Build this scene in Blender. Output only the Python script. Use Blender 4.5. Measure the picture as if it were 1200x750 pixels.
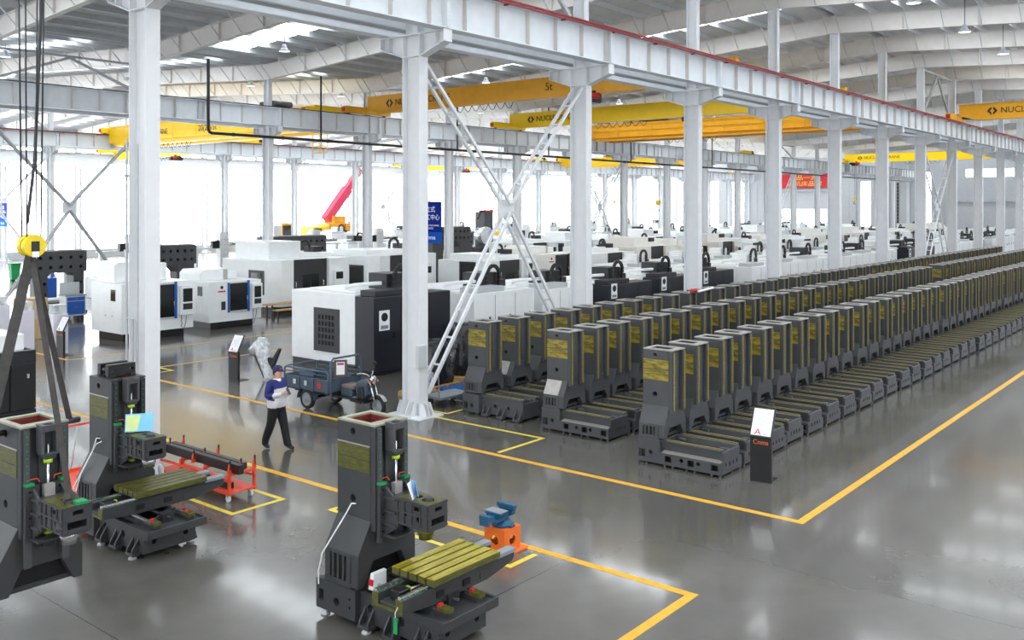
import bpy, bmesh, math, random
from mathutils import Vector, Matrix
random.seed(7)
for o in list(bpy.data.objects): bpy.data.objects.remove(o, do_unlink=True)
SC = bpy.context.scene
COL = SC.collection
# ---------------------------------------------------------------- camera (level, with vertical shift), world, exposure
CAM_H = 5.07
cd = bpy.data.cameras.new('camera'); cam = bpy.data.objects.new('camera', cd); COL.objects.link(cam)
cam.location = (0, 0, CAM_H)
cam.rotation_euler = (math.radians(90), 0, math.radians(39.23 - 90))
cd.sensor_width = 36; cd.lens = 36 * 1090 / 1200; cd.shift_y = -133.5 / 1200
cd.clip_start = .1; cd.clip_end = 600
SC.camera = cam
w = bpy.data.worlds.new('world'); SC.world = w; w.use_nodes = True
bg = w.node_tree.nodes['Background']; bg.inputs['Color'].default_value = (.86, .93, 1, 1); bg.inputs['Strength'].default_value = 3.0
SC.view_settings.view_transform = 'Standard'; SC.view_settings.look = 'None'
SC.view_settings.gamma = 1; SC.view_settings.use_curve_mapping = False
SC.view_settings.exposure = -0.2
E_SKY = 8.5      # daylight through the translucent roof panels
E_WIN = 10.0      # daylight through the frosted window panes

# ---------------------------------------------------------------- materials
def lin(c):
    return tuple(((x/255)/12.92 if x/255 <= .04045 else ((x/255+.055)/1.055)**2.4) for x in c) + (1,)
MATS = {}
def mat(name, rgb, rough=.5, metal=0., var=.12, scale=3., bump=0., bscale=40., emit=0., alpha=1., trans=0., spec=None, coat=0., stretch=None):
    if name in MATS: return MATS[name]
    m = bpy.data.materials.new(name); m.use_nodes = True; nt = m.node_tree; N = nt.nodes; L = nt.links
    b = N['Principled BSDF']; c = lin(rgb)
    b.inputs['Roughness'].default_value = rough; b.inputs['Metallic'].default_value = metal
    if spec is not None: b.inputs['Specular IOR Level'].default_value = spec
    if coat: b.inputs['Coat Weight'].default_value = coat; b.inputs['Coat Roughness'].default_value = .15
    tc = N.new('ShaderNodeTexCoord')
    src = tc.outputs['Object']
    if stretch:
        mp = N.new('ShaderNodeMapping'); mp.inputs['Scale'].default_value = stretch; L.new(src, mp.inputs['Vector']); src = mp.outputs['Vector']
    n = N.new('ShaderNodeTexNoise'); n.inputs['Scale'].default_value = scale; n.inputs['Detail'].default_value = 4
    L.new(src, n.inputs['Vector'])
    r = N.new('ShaderNodeValToRGB')
    r.color_ramp.elements[0].position = .3; r.color_ramp.elements[1].position = .7
    r.color_ramp.elements[0].color = tuple(x*(1-var) for x in c[:3]) + (1,)
    r.color_ramp.elements[1].color = tuple(min(1, x*(1+var)) for x in c[:3]) + (1,)
    L.new(n.outputs['Fac'], r.inputs['Fac']); L.new(r.outputs['Color'], b.inputs['Base Color'])
    if bump:
        n2 = N.new('ShaderNodeTexNoise'); n2.inputs['Scale'].default_value = bscale; n2.inputs['Detail'].default_value = 3
        L.new(src, n2.inputs['Vector'])
        bp = N.new('ShaderNodeBump'); bp.inputs['Strength'].default_value = bump; bp.inputs['Distance'].default_value = .01
        L.new(n2.outputs['Fac'], bp.inputs['Height']); L.new(bp.outputs['Normal'], b.inputs['Normal'])
    if emit:
        L.new(r.outputs['Color'], b.inputs['Emission Color']); b.inputs['Emission Strength'].default_value = emit
    if trans:
        b.inputs['Transmission Weight'].default_value = trans
    if alpha < 1: b.inputs['Alpha'].default_value = alpha
    MATS[name] = m
    return m

M_WHITE = mat('white_steel_paint', (218, 221, 224), .42, var=.03)
M_BEAM = mat('beam_paint', (214, 219, 224), .45, var=.04)
M_STIFF = mat('stiffener_primer', (196, 192, 188), .5, var=.05)
M_GREYST = mat('grey_galvanised_steel', (178, 181, 184), .45, .1, var=.08)
M_DECK = mat('roof_deck', (214, 216, 218), .55, .0, var=.06)
M_PURLIN = mat('purlin_steel', (200, 203, 206), .5, .1, var=.05)
M_RAFT = mat('rafter_paint', (222, 219, 215), .5, var=.03)
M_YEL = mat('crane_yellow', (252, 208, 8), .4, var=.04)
M_YELD = mat('crane_yellow_dark_and_shaded', (228, 164, 20), .45, var=.06)  # darker yellow; on crane girders it paints in their shading
M_BLACK = mat('black_paint', (22, 23, 25), .4, var=.2)
M_DARK = mat('dark_shade_and_seam', (12, 12, 13), .7, var=.2)  # near-black for seams, and for shade painted inside hollows
M_RUB = mat('rubber', (26, 26, 27), .7, var=.2, bump=.2)
M_RED = mat('red_paint', (196, 40, 34), .45, var=.08)
M_REDLINE = mat('red_conductor', (138, 34, 40), .5, var=.1)
M_ORRED = mat('orange_red_paint', (226, 72, 40), .42, var=.06)
M_ORANGE = mat('orange_paint', (236, 112, 36), .42, var=.06)
M_CAST = mat('cast_iron_grey', (70, 72, 75), .5, var=.08, bump=.15, bscale=60)
M_CASTD = mat('cast_iron_dark', (52, 54, 56), .48, var=.1, bump=.15, bscale=60)
M_OLIVE = mat('scraped_yellow_olive', (138, 124, 46), .42, .15, var=.65, scale=6, bump=.3, bscale=30, stretch=(1, 1, 6))
M_OLIVED = mat('scraped_olive_dark', (84, 84, 34), .42, .2, var=.4, scale=10, bump=.25, bscale=30, stretch=(1, 1, 6))
M_STRIP = mat('rail_coating_yellow', (128, 118, 66), .5, var=.25, scale=20)
M_MACH = mat('machined_iron', (178, 176, 172), .35, .5, var=.1, scale=8)
M_STEEL = mat('bright_steel', (200, 202, 204), .22, .9, var=.06, scale=12)
M_TABLE = mat('table_yellow_sheen', (182, 168, 46), .22, .45, var=.35, scale=4, stretch=(1, 6, 1))  # yellow raised to put the window sheen into the colour
M_RIMG = mat('rim_grey_green', (158, 158, 136), .4, .2, var=.1)
M_REDIN = mat('red_primer_inside', (110, 34, 28), .6, var=.2)
M_MWHITE = mat('machine_white', (238, 241, 241), .35, var=.025)
M_MWARM = mat('machine_warm_white', (236, 234, 228), .38, var=.025)
M_MGREY = mat('machine_light_grey', (190, 196, 198), .38, var=.03)
M_NAVY = mat('machine_navy_black', (28, 32, 40), .38, var=.08)
M_CHAR = mat('machine_charcoal', (38, 40, 43), .42, var=.08)
M_GLASSD = mat('dark_door_glass', (26, 28, 28), .12, var=.2)
M_BLUE = mat('blue_paint', (24, 82, 168), .4, var=.06)
M_VISE = mat('vise_blue', (24, 84, 120), .4, var=.15, scale=8)
M_LIME = mat('lime_plastic', (176, 214, 40), .45, var=.05)
M_GREENP = mat('green_plastic', (20, 140, 78), .5, var=.08)
M_WOOD = mat('pallet_wood', (188, 150, 100), .7, var=.2, scale=6, stretch=(1, 8, 1))
M_BPAL = mat('blue_pallet_plastic', (30, 90, 160), .5, var=.1)
M_SIGNB = mat('sign_blue', (24, 44, 128), .9, var=.04, spec=.05)
M_SIGNB2 = mat('sign_blue_light', (24, 84, 178), .9, var=.04, spec=.05)
M_PAPER = mat('paper_white', (236, 238, 240), .6, var=.02)
M_TXTW = mat('lettering_white', (236, 240, 246), .5, var=.01)
M_TXTK = mat('lettering_black', (28, 24, 20), .5, var=.05)
M_TXTO = mat('lettering_orange', (236, 116, 46), .5, var=.02)
M_TXTR = mat('lettering_red', (200, 30, 40), .5, var=.02)
M_TXTY = mat('lettering_yellow', (236, 200, 70), .5, var=.02)
M_BANNER = mat('banner_red', (190, 26, 42), .6, var=.04)
M_TRIKE = mat('trike_slate_paint', (70, 84, 100), .4, var=.1)
M_SEAT = mat('seat_grey_brown', (118, 106, 100), .7, var=.1)
M_CHROME = mat('chrome', (210, 212, 214), .15, 1., var=.03)
M_PLWRAP = mat('clear_wrap', (200, 204, 208), .12, var=.4, scale=11, bump=1., bscale=18)
M_BLWRAP = mat('black_wrap', (34, 36, 40), .2, var=.35, scale=9, bump=1., bscale=12)
M_LILAC = mat('pedestal_white', (226, 224, 236), .45, var=.02)
M_GLASS = mat('clear_glass', (230, 240, 236), .05, var=.01, alpha=.28)
M_GREY = mat('mid_grey_paint', (128, 134, 142), .45, var=.08)
M_WALL = mat('wall_cladding', (178, 181, 185), .55, var=.04)
M_WALLD = mat('roller_shutter', (190, 193, 197), .5, .0, var=.04)
M_LINE_O = mat('floor_paint_orange', (222, 168, 46), .45, var=.12, scale=9)
M_LINE_Y = mat('floor_paint_yellow', (222, 200, 66), .45, var=.12, scale=9)
M_LAMP = mat('lamp_glow', (255, 252, 244), .5, var=.01, emit=2.2)
M_SKIN = mat('skin', (206, 160, 138), .55, var=.06)
M_CAPN = mat('cap_navy', (26, 36, 78), .7, var=.08)
M_JWHITE = mat('jacket_white', (206, 206, 212), .8, var=.05, bump=.3, bscale=8)
M_JNAVY = mat('jacket_navy', (28, 40, 104), .8, var=.1, bump=.3, bscale=8)
M_PANT = mat('trousers_black', (17, 17, 19), .85, var=.2, bump=.3, bscale=8)
M_SHOE = mat('shoe_dark', (32, 36, 40), .6, var=.2)
M_STRAP = mat('strap_webbing', (64, 62, 60), .85, var=.2, scale=12, bump=.3)
M_HOOKY = mat('hook_block_yellow', (228, 200, 30), .4, var=.06)
M_TAN = mat('cardboard', (200, 170, 130), .75, var=.08)
M_PINKRED = mat('boom_red', (214, 60, 92), .5, var=.05)

def daylight(name, rgb, e):
    m = bpy.data.materials.new(name); m.use_nodes = True; nt = m.node_tree; N = nt.nodes; L = nt.links
    b = N['Principled BSDF']; b.inputs['Base Color'].default_value = lin(rgb); b.inputs['Roughness'].default_value = .4
    n = N.new('ShaderNodeTexNoise'); n.inputs['Scale'].default_value = 1.5
    tc = N.new('ShaderNodeTexCoord'); L.new(tc.outputs['Object'], n.inputs['Vector'])
    mr = N.new('ShaderNodeMapRange'); mr.inputs['To Min'].default_value = e*.9; mr.inputs['To Max'].default_value = e*1.1
    L.new(n.outputs['Fac'], mr.inputs['Value']); L.new(mr.outputs['Result'], b.inputs['Emission Strength'])
    b.inputs['Emission Color'].default_value = lin(rgb)
    return m
M_SKYL = daylight('translucent_roof_panel', (244, 250, 255), E_SKY)
M_WIN = daylight('frosted_daylit_pane', (250, 252, 255), E_WIN)

def floor_material():
    m = bpy.data.materials.new('polished_concrete'); m.use_nodes = True; nt = m.node_tree; N = nt.nodes; L = nt.links
    b = N['Principled BSDF']; tc = N.new('ShaderNodeTexCoord')
    def noise(sc, det, dist=0.):
        n = N.new('ShaderNodeTexNoise'); n.inputs['Scale'].default_value = sc; n.inputs['Detail'].default_value = det
        n.inputs['Distortion'].default_value = dist; L.new(tc.outputs['Object'], n.inputs['Vector']); return n.outputs['Fac']
    def ramp(fac, a, c0, c_, c1):
        r = N.new('ShaderNodeValToRGB'); r.color_ramp.elements[0].position = a; r.color_ramp.elements[1].position = c_
        r.color_ramp.elements[0].color = c0; r.color_ramp.elements[1].color = c1; L.new(fac, r.inputs['Fac']); return r.outputs['Color']
    big = ramp(noise(.22, 3, .6), .3, lin((80, 79, 75)), .72, lin((104, 102, 97)))
    fine = ramp(noise(2.2, 2), .25, (.93, .93, .93, 1), .75, (1.05, 1.05, 1.05, 1))
    mul = N.new('ShaderNodeMix'); mul.data_type = 'RGBA'; mul.blend_type = 'MULTIPLY'; mul.inputs[0].default_value = 1
    L.new(big, mul.inputs[6]); L.new(fine, mul.inputs[7])
    # saw-cut slab joints
    sp = N.new('ShaderNodeSeparateXYZ'); L.new(tc.outputs['Object'], sp.inputs[0])
    def joint(out, off, pitch):
        a = N.new('ShaderNodeMath'); a.operation = 'ADD'; a.inputs[1].default_value = -off + 100*pitch; L.new(out, a.inputs[0])
        d = N.new('ShaderNodeMath'); d.operation = 'MODULO'; d.inputs[1].default_value = pitch; L.new(a.outputs[0], d.inputs[0])
        c = N.new('ShaderNodeMath'); c.operation = 'LESS_THAN'; c.inputs[1].default_value = .014; L.new(d.outputs[0], c.inputs[0]); return c.outputs[0]
    j = N.new('ShaderNodeMath'); j.operation = 'MAXIMUM'
    L.new(joint(sp.outputs['X'], 5.5, 7), j.inputs[0]); L.new(joint(sp.outputs['Y'], 1.55, 6.25), j.inputs[1])
    mj = N.new('ShaderNodeMix'); mj.data_type = 'RGBA'; L.new(j.outputs[0], mj.inputs[0]); L.new(mul.outputs[2], mj.inputs[6]); mj.inputs[7].default_value = lin((52, 52, 52))
    L.new(mj.outputs[2], b.inputs['Base Color'])
    rr = N.new('ShaderNodeMapRange'); L.new(noise(.5, 2, .4), rr.inputs['Value'])
    rr.inputs['From Min'].default_value = .3; rr.inputs['From Max'].default_value = .7
    rr.inputs['To Min'].default_value = .13; rr.inputs['To Max'].default_value = .23
    L.new(rr.outputs['Result'], b.inputs['Roughness'])
    b.inputs['Specular IOR Level'].default_value = .6
    b.inputs['Coat Weight'].default_value = .35; b.inputs['Coat Roughness'].default_value = .07
    bp = N.new('ShaderNodeBump'); bp.inputs['Strength'].default_value = .012; bp.inputs['Distance'].default_value = .02
    L.new(noise(1.1, 0.), bp.inputs['Height']); L.new(bp.outputs['Normal'], b.inputs['Normal']); L.new(bp.outputs['Normal'], b.inputs['Coat Normal'])
    return m
M_FLOOR = floor_material()

# ---------------------------------------------------------------- mesh helpers
class MB:
    def __init__(s): s.v = []; s.f = []; s.m = []; s.mi = 0; s.sm = []
    def add(s, vs, fs, smooth=False):
        k = len(s.v); s.v += [tuple(v) for v in vs]
        for f in fs: s.f.append(tuple(i+k for i in f)); s.m.append(s.mi); s.sm.append(smooth)
        return s
    def jit(s): return s.rj.uniform(.0001, .0009)
    rj = random.Random(11)
    def box(s, x0, x1, y0, y1, z0, z1):
        if min(abs(x1-x0), abs(y1-y0), abs(z1-z0)) > .009:
            e = s.jit(); x0, x1, y0, y1, z0, z1 = min(x0,x1)-e, max(x0,x1)+e, min(y0,y1)-e, max(y0,y1)+e, min(z0,z1)+e*.2, max(z0,z1)+e
        return s.add([(x0,y0,z0),(x1,y0,z0),(x1,y1,z0),(x0,y1,z0),(x0,y0,z1),(x1,y0,z1),(x1,y1,z1),(x0,y1,z1)],
                     [(0,3,2,1),(4,5,6,7),(0,1,5,4),(1,2,6,5),(2,3,7,6),(3,0,4,7)])
    def cbox(s, c, d): return s.box(c[0]-d[0]/2, c[0]+d[0]/2, c[1]-d[1]/2, c[1]+d[1]/2, c[2]-d[2]/2, c[2]+d[2]/2)
    def frus(s, b0, b1, z0, z1):   # rectangle b0=(x0,x1,y0,y1) at z0 to b1 at z1
        a, c = b0, b1
        return s.add([(a[0],a[2],z0),(a[1],a[2],z0),(a[1],a[3],z0),(a[0],a[3],z0),(c[0],c[2],z1),(c[1],c[2],z1),(c[1],c[3],z1),(c[0],c[3],z1)],
                     [(0,3,2,1),(4,5,6,7),(0,1,5,4),(1,2,6,5),(2,3,7,6),(3,0,4,7)])
    def prism(s, pts, ax, a0, a1):   # pts: (u,v) CCW; ax 'x': (y,z); 'y': (x,z); 'z': (x,y)
        def P(u, v, a): return (a,u,v) if ax == 'x' else ((u,a,v) if ax == 'y' else (u,v,a))
        if abs(a1-a0) > .009: e = s.jit(); a0, a1 = min(a0, a1)-e, max(a0, a1)+e
        n = len(pts); vs = [P(u,v,a0) for u,v in pts] + [P(u,v,a1) for u,v in pts]
        fs = [tuple(range(n))[::-1], tuple(range(n, 2*n))] + [(i, (i+1) % n, n+(i+1) % n, n+i) for i in range(n)]
        return s.add(vs, fs)
    def cyl(s, p0, p1, r0, r1=None, n=12, cap=True):
        p0 = Vector(p0); p1 = Vector(p1); r1 = r0 if r1 is None else r1
        d = (p1-p0).normalized(); q = d.to_track_quat('Z', 'Y'); ax = q @ Vector((1,0,0)); ay = q @ Vector((0,1,0))
        vs = []
        for p, r in ((p0, r0), (p1, r1)):
            for i in range(n):
                a = 2*math.pi*i/n; vs.append(p + ax*(r*math.cos(a)) + ay*(r*math.sin(a)))
        s.add(vs, [(i, (i+1) % n, n+(i+1) % n, n+i) for i in range(n)], True)
        if cap:
            k = len(s.v)-2*n
            s.f += [tuple(k+i for i in range(n))[::-1], tuple(k+n+i for i in range(n))]; s.m += [s.mi]*2; s.sm += [False]*2
        return s
    def bar(s, p0, p1, w, h, up=(0,0,1)):   # rectangular bar
        p0 = Vector(p0); p1 = Vector(p1); d = (p1-p0).normalized(); u = Vector(up)
        if abs(d.dot(u)) > .99: u = Vector((1,0,0))
        sx = d.cross(u).normalized()*(w/2); sy = sx.cross(d).normalized()*(h/2)
        vs = [p+a*sx+b*sy for p in (p0,p1) for a,b in ((-1,-1),(1,-1),(1,1),(-1,1))]
        return s.add(vs, [(0,1,2,3)[::-1],(4,5,6,7),(0,1,5,4),(1,2,6,5),(2,3,7,6),(3,0,4,7)])
    def tube(s, pts, r, n=8, closed=False):
        pts = [Vector(p) for p in pts]; N = len(pts); rings = []
        up = None
        for i, p in enumerate(pts):
            if closed: t = pts[(i+1) % N]-pts[i-1]
            else: t = pts[min(i+1, N-1)]-pts[max(i-1, 0)]
            t.normalize()
            if up is None: up = t.orthogonal().normalized()
            up = (up - t*up.dot(t)).normalized(); b = t.cross(up)
            rr = r[i] if isinstance(r, (list, tuple)) else r
            rings.append([p + up*(rr*math.cos(2*math.pi*k/n)) + b*(rr*math.sin(2*math.pi*k/n)) for k in range(n)])
        vs = [v for ring in rings for v in ring]; fs = []
        M = N if closed else N-1
        for i in range(M):
            j = (i+1) % N
            for k in range(n): fs.append((i*n+k, i*n+(k+1) % n, j*n+(k+1) % n, j*n+k))
        s.add(vs, fs, True)
        if not closed: s.add(rings[0], [tuple(range(n))[::-1]]); s.add(rings[-1], [tuple(range(n))])
        return s
    def lathe(s, prof, c=(0,0,0), n=16, ax='z'):   # prof: (r,h)
        vs = []
        for r, h in prof:
            for i in range(n):
                a = 2*math.pi*i/n; u, v = r*math.cos(a), r*math.sin(a)
                p = (u,v,h) if ax == 'z' else ((h,u,v) if ax == 'x' else (u,h,v)); vs.append((p[0]+c[0], p[1]+c[1], p[2]+c[2]))
        fs = [(j*n+i, j*n+(i+1) % n, (j+1)*n+(i+1) % n, (j+1)*n+i) for j in range(len(prof)-1) for i in range(n)]
        return s.add(vs, fs, True)
    def plate(s, ax, a0, a1, u0, u1, v0, v1, holes=()):
        """flat plate normal to ax between a0,a1 with real holes: ('r',u0,u1,v0,v1) or ('c',u,v,r)"""
        def P(u, v, a): return (a,u,v) if ax == 'x' else ((u,a,v) if ax == 'y' else (u,v,a))
        e = s.jit(); u0 -= e; u1 += e; v0 += e*.2; v1 += e
        if abs(a1-a0) > .009: a0, a1 = min(a0, a1)-e, max(a0, a1)+e
        cells = []; us = {u0,u1}; vs_ = {v0,v1}
        for h in holes:
            q = h[1:5] if h[0] == 'r' else (h[1]-h[3]*1.08, h[1]+h[3]*1.08, h[2]-h[3]*1.08, h[2]+h[3]*1.08)
            cells.append(q); us |= {q[0],q[1]}; vs_ |= {q[2],q[3]}
        us = sorted(us); vs_ = sorted(vs_)
        for i in range(len(us)-1):
            for j in range(len(vs_)-1):
                cu = (us[i]+us[i+1])/2; cv = (vs_[j]+vs_[j+1])/2
                if any(q[0] < cu < q[1] and q[2] < cv < q[3] for q in cells): continue
                p = [(us[i],vs_[j]),(us[i+1],vs_[j]),(us[i+1],vs_[j+1]),(us[i],vs_[j+1])]
                s.add([P(u,v,a0) for u,v in p]+[P(u,v,a1) for u,v in p], [(3,2,1,0),(4,5,6,7)])
        def walls(pp):
            n = len(pp); s.add([P(u,v,a0) for u,v in pp]+[P(u,v,a1) for u,v in pp], [(k, n+k, n+(k+1) % n, (k+1) % n) for k in range(n)])
        walls([(u0,v0),(u0,v1),(u1,v1),(u1,v0)])
        for h, q in zip(holes, cells):
            if h[0] == 'r': walls([(q[0],q[2]),(q[1],q[2]),(q[1],q[3]),(q[0],q[3])])
            else:
                _, cu, cv, r = h; R = r*1.08; n = 16
                circ = [(cu+r*math.cos(2*math.pi*k/n), cv+r*math.sin(2*math.pi*k/n)) for k in range(n)]
                sq = []
                for k in range(n):
                    c_, s_ = math.cos(2*math.pi*k/n), math.sin(2*math.pi*k/n); t = R/max(abs(c_), abs(s_)); sq.append((cu+t*c_, cv+t*s_))
                for a in (a0, a1):
                    s.add([P(u,v,a) for u,v in circ]+[P(u,v,a) for u,v in sq], [(k, (k+1) % n, n+(k+1) % n, n+k) for k in range(n)])
                walls(circ)
        return s
    def mesh(s, name, mats, bev=0., seg=1):
        me = bpy.data.meshes.new(name); me.from_pydata([tuple(v) for v in s.v], [], s.f)
        if not isinstance(mats, (list, tuple)): mats = [mats]
        for m in mats: me.materials.append(m)
        me.polygons.foreach_set('material_index', s.m); me.polygons.foreach_set('use_smooth', s.sm)
        bm = bmesh.new(); bm.from_mesh(me)
        bmesh.ops.recalc_face_normals(bm, faces=bm.faces)
        if bev:
            ed = [e for e in bm.edges if len(e.link_faces) == 2 and e.calc_face_angle(0) > .6]
            bmesh.ops.bevel(bm, geom=ed, offset=bev, segments=seg, affect='EDGES', clamp_overlap=True, profile=.5)
        bm.to_mesh(me); bm.free()
        return me
    def build(s, name, mats, parent=None, bev=0., seg=1, kind=None):
        return obj(name, s.mesh(name, mats, bev, seg), parent, kind)
def obj(name, me, parent=None, kind=None):
    o = bpy.data.objects.new(name, me); COL.objects.link(o)
    if parent is not None: o.parent = parent
    if kind: o['kind'] = kind
    return o
def tag(o, label, cat, group=None, kind=None):
    o['label'] = label; o['category'] = cat
    if group: o['group'] = group
    if kind: o['kind'] = kind
    return o
def thing(name, label, cat, loc=(0,0,0), rz=0., group=None):
    o = bpy.data.objects.new(name, None); COL.objects.link(o); o.empty_display_size = .2
    o.location = loc; o.rotation_euler = (0,0,rz)
    return tag(o, label, cat, group)
KIDS = {}
def kids(o):
    return [c for c in o.children]
def dup(root, loc, rz=None, label=None, group=None, skip=(), scale=None):
    r = root.copy(); COL.objects.link(r); r.location = loc
    if rz is not None: r.rotation_euler = (0,0,rz)
    if scale: r.scale = scale
    if label: r['label'] = label
    if group: r['group'] = group
    for ch in kids(root):
        if any(ch.name.startswith(k) for k in skip): continue
        c = ch.copy(); COL.objects.link(c); c.parent = r
        for g in kids(ch):
            d = g.copy(); COL.objects.link(d); d.parent = c
    return r
def text_mesh(txt, size, mat_, depth=.004, align='CENTER'):
    cu = bpy.data.curves.new('text', 'FONT'); cu.body = txt; cu.size = size; cu.extrude = depth; cu.align_x = align; cu.align_y = 'CENTER'
    cu.resolution_u = 3
    t = bpy.data.objects.new('text_tmp', cu); COL.objects.link(t)
    dg = bpy.context.evaluated_depsgraph_get(); me = bpy.data.meshes.new_from_object(t.evaluated_get(dg))
    bpy.data.objects.remove(t); bpy.data.curves.remove(cu)
    me.materials.clear(); me.materials.append(mat_)
    return me
# facing: rotation so that text (in XY plane, facing +Z) stands upright facing a direction
FACE_NX = (math.pi/2, 0, -math.pi/2)   # faces -X, reads along -Y
FACE_NY = (math.pi/2, 0, 0)            # faces -Y, reads along +X
def text(txt, size, mat_, loc, rot, parent, name='lettering', sx=1., depth=.004):
    o = obj(name, text_mesh(txt, size, mat_, depth), parent); o.location = loc; o.rotation_euler = rot; o.scale = (sx, 1, 1)
    return o
# ================================================================ the hall
XS = [9+7*n for n in range(-3, 20)]          # frame lines, X = -12 .. 142
X0, X1 = -12., 142.
Y0, Y1 = -9., 91.3
ROWS = [16.1, 41.2, 66.2]
def rbot(Y):                                  # underside of the rafters: ridges over rows one and three, valleys between
    k = abs(((Y-16.1+50.1) % 50.1 + 25.05) % 50.1 - 25.05)
    return 13.28 - .061*k
RD = .82
def deck(Y): return rbot(Y) + RD + .24
BREAKS = [Y0, 16.1, 41.15, 66.2, Y1]
fl = MB().box(X0-.3, X1+.3, Y0-.3, Y1+.3, -.3, 0).build('floor', M_FLOOR, kind='structure')
# ceiling deck, ribbed sheets
cm = MB()
for a, b in zip(BREAKS[:-1], BREAKS[1:]):
    cm.prism([(a, deck(a)), (b, deck(b)), (b, deck(b)+.12), (a, deck(a)+.12)], 'x', X0-.3, X1+.3)
ceil = cm.build('ceiling', M_DECK, kind='structure')
# purlins
PY = []
for a, b in zip(BREAKS[:-1], BREAKS[1:]):
    n = int((b-a)/1.55)
    for i in range(n+1):
        y = a + .3 + (b-a-.6)*i/n; z = deck(y); PY.append(y)
        MB().box(X0, X1, y-.012, y+.012, z-.24, z).box(X0, X1, y-.012, y+.07, z-.24, z-.225).build('purlin', M_PURLIN, ceil)
# rafters (tapered I-section) and their fly braces
def rafter_mesh():
    m = MB()
    for a, b in zip(BREAKS[:-1], BREAKS[1:]):
        za, zb = rbot(a), rbot(b)
        m.prism([(a, za), (b, zb), (b, zb+RD), (a, za+RD)], 'x', -.008, .008)
        for d, t in ((0, .02), (RD-.02, .02)):
            m.prism([(a, za+d), (b, zb+d), (b, zb+d+t), (a, za+d+t)], 'x', -.13, .13)
        n = 8
        for i in range(1, n):
            y = a+(b-a)*i/n; m.box(-.12, .12, y-.008, y+.008, rbot(y)+.02, rbot(y)+RD-.02)
    return m.mesh('rafter', M_RAFT)
def brace_mesh():
    m = MB()
    for a, b in zip(BREAKS[:-1], BREAKS[1:]):
        n = int((b-a)/1.55)
        for i in range(0, n+1, 1):
            y = a + .3 + (b-a-.6)*i/n
            for s in (-1, 1): m.bar((s*.1, y, rbot(y)+.03), (s*.85, y, deck(y)-.2), .04, .04)
    return m.mesh('fly_brace', M_PURLIN)
rm, bmh = rafter_mesh(), brace_mesh()
for x in XS:
    r = obj('rafter', rm, ceil); r.location.x = x
    b = obj('fly_brace', bmh, ceil, 'stuff'); b.location.x = x
# translucent roof panels, down the slope, two strips per bay
for i in range(len(XS)-1):
    for a, b in zip(BREAKS[:-1], BREAKS[1:]):
        near = a > 16 and a < 17
        if near and i % 2 == 0: continue
        for off, wd in (((3.6, 1.9),) if near else ((2.3, .9), (4.9, .9))):
            ya, yb = a+1.6, b-1.6
            xc = XS[i]+off
            MB().prism([(ya, deck(ya)-.012), (yb, deck(yb)-.012), (yb, deck(yb)+.005), (ya, deck(ya)+.005)], 'x', xc-wd/2, xc+wd/2).build('skylight_panel', M_SKYL, ceil)

# ---------------------------------------------------------------- walls
def zwall(Y): return deck(Y)
WB, WT = .7, 10.7                             # daylight band
wl = MB().box(X0, X1, Y1, Y1+.2, 0, WB).box(X0, X1, Y1, Y1+.2, WT, deck(Y1)+.1)
wr = MB().box(X0, X1, Y0-.2, Y0, 0, 5.6).box(X0, X1, Y0-.2, Y0, 7.2, deck(Y0)+.1)
for i in range(len(XS)-1):
    for m, ya, yb, zb, zt in ((wl, Y1, Y1+.2, WB, WT), (wr, Y0-.2, Y0, 5.6, 7.2)):
        m.box(XS[i]-.01, XS[i]+.25, ya, yb, zb, zt); m.box(XS[i+1]-.25, XS[i+1]+.01, ya, yb, zb, zt)
wall_l = wl.build('wall_left', M_WALL, kind='structure'); wall_r = wr.build('wall_right', M_WALL, kind='structure')
wn = 0
def window(x0, x1, y, z0, z1, ny):
    """glazed band in a wall along X: panes and mullions"""
    global wn; wn += 1
    o = MB().box(x0, x1, y-.03, y+.03, z0, z0+.08).box(x0, x1, y-.03, y+.03, z1-.08, z1).build('window_%d' % wn, M_WHITE, kind='structure')
    n = ny; w_ = (x1-x0)/n
    for k in range(n):
        MB().box(x0+k*w_+.04, x0+(k+1)*w_-.04, y-.006, y+.006, z0+.08, z1-.08).build('pane', M_WIN, o)
        MB().box(x0+k*w_-.04, x0+k*w_+.04, y-.05, y+.05, z0, z1).build('mullion', M_WHITE, o)
    return o
for i in range(len(XS)-1):
    window(XS[i]+.25, XS[i+1]-.25, Y1+.1, WB, WT, 5)
    window(XS[i]+.25, XS[i+1]-.25, Y0-.1, 5.6, 7.2, 4)  # unseen right-wall windows, height cut to soften their light on the columns
# end wall with shutters and openings: built as a plate with holes, gable above
holes = [('r', 26.2, 34.6, 0., 5.6),           # closed roller door
         ('r', 27.2, 33.4, 9.1, 10.3),         # high window strip
         ('r', 37.9, 38.9, 1.6, 10.0),         # tall slit
         ('r', 46.5, 48.1, 1.4, 8.8),
         ('r', 52.6, 60.8, 0., 7.3),           # half-open roller door
         ('r', 66.9, 69.0, 1.2, 9.2), ('r', 71.4, 73.0, 1.2, 9.2), ('r', 76.2, 79.0, 1.2, 9.2), ('r', 82.4, 84.6, 1.2, 9.2)]
we = MB().plate('x', X1, X1+.2, Y0-.2, Y1+.2, 0, 11.4, holes)
pts = [(Y0-.2, 11.4), (Y1+.2, 11.4), (Y1+.2, deck(Y1)), (66.2, deck(66.2)), (41.15, deck(41.15)), (16.1, deck(16.1)), (Y0-.2, deck(Y0))]
we.prism(pts, 'x', X1, X1+.2)
wall_b = we.build('wall_back', M_WALL, kind='structure')
fill_holes = [('r', Y0+.8+k*6.2, Y0+.8+k*6.2+5.4, 6.2, 9.6) for k in range(16)]  # unseen front-wall windows, added to brighten the faces turned towards them
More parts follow.
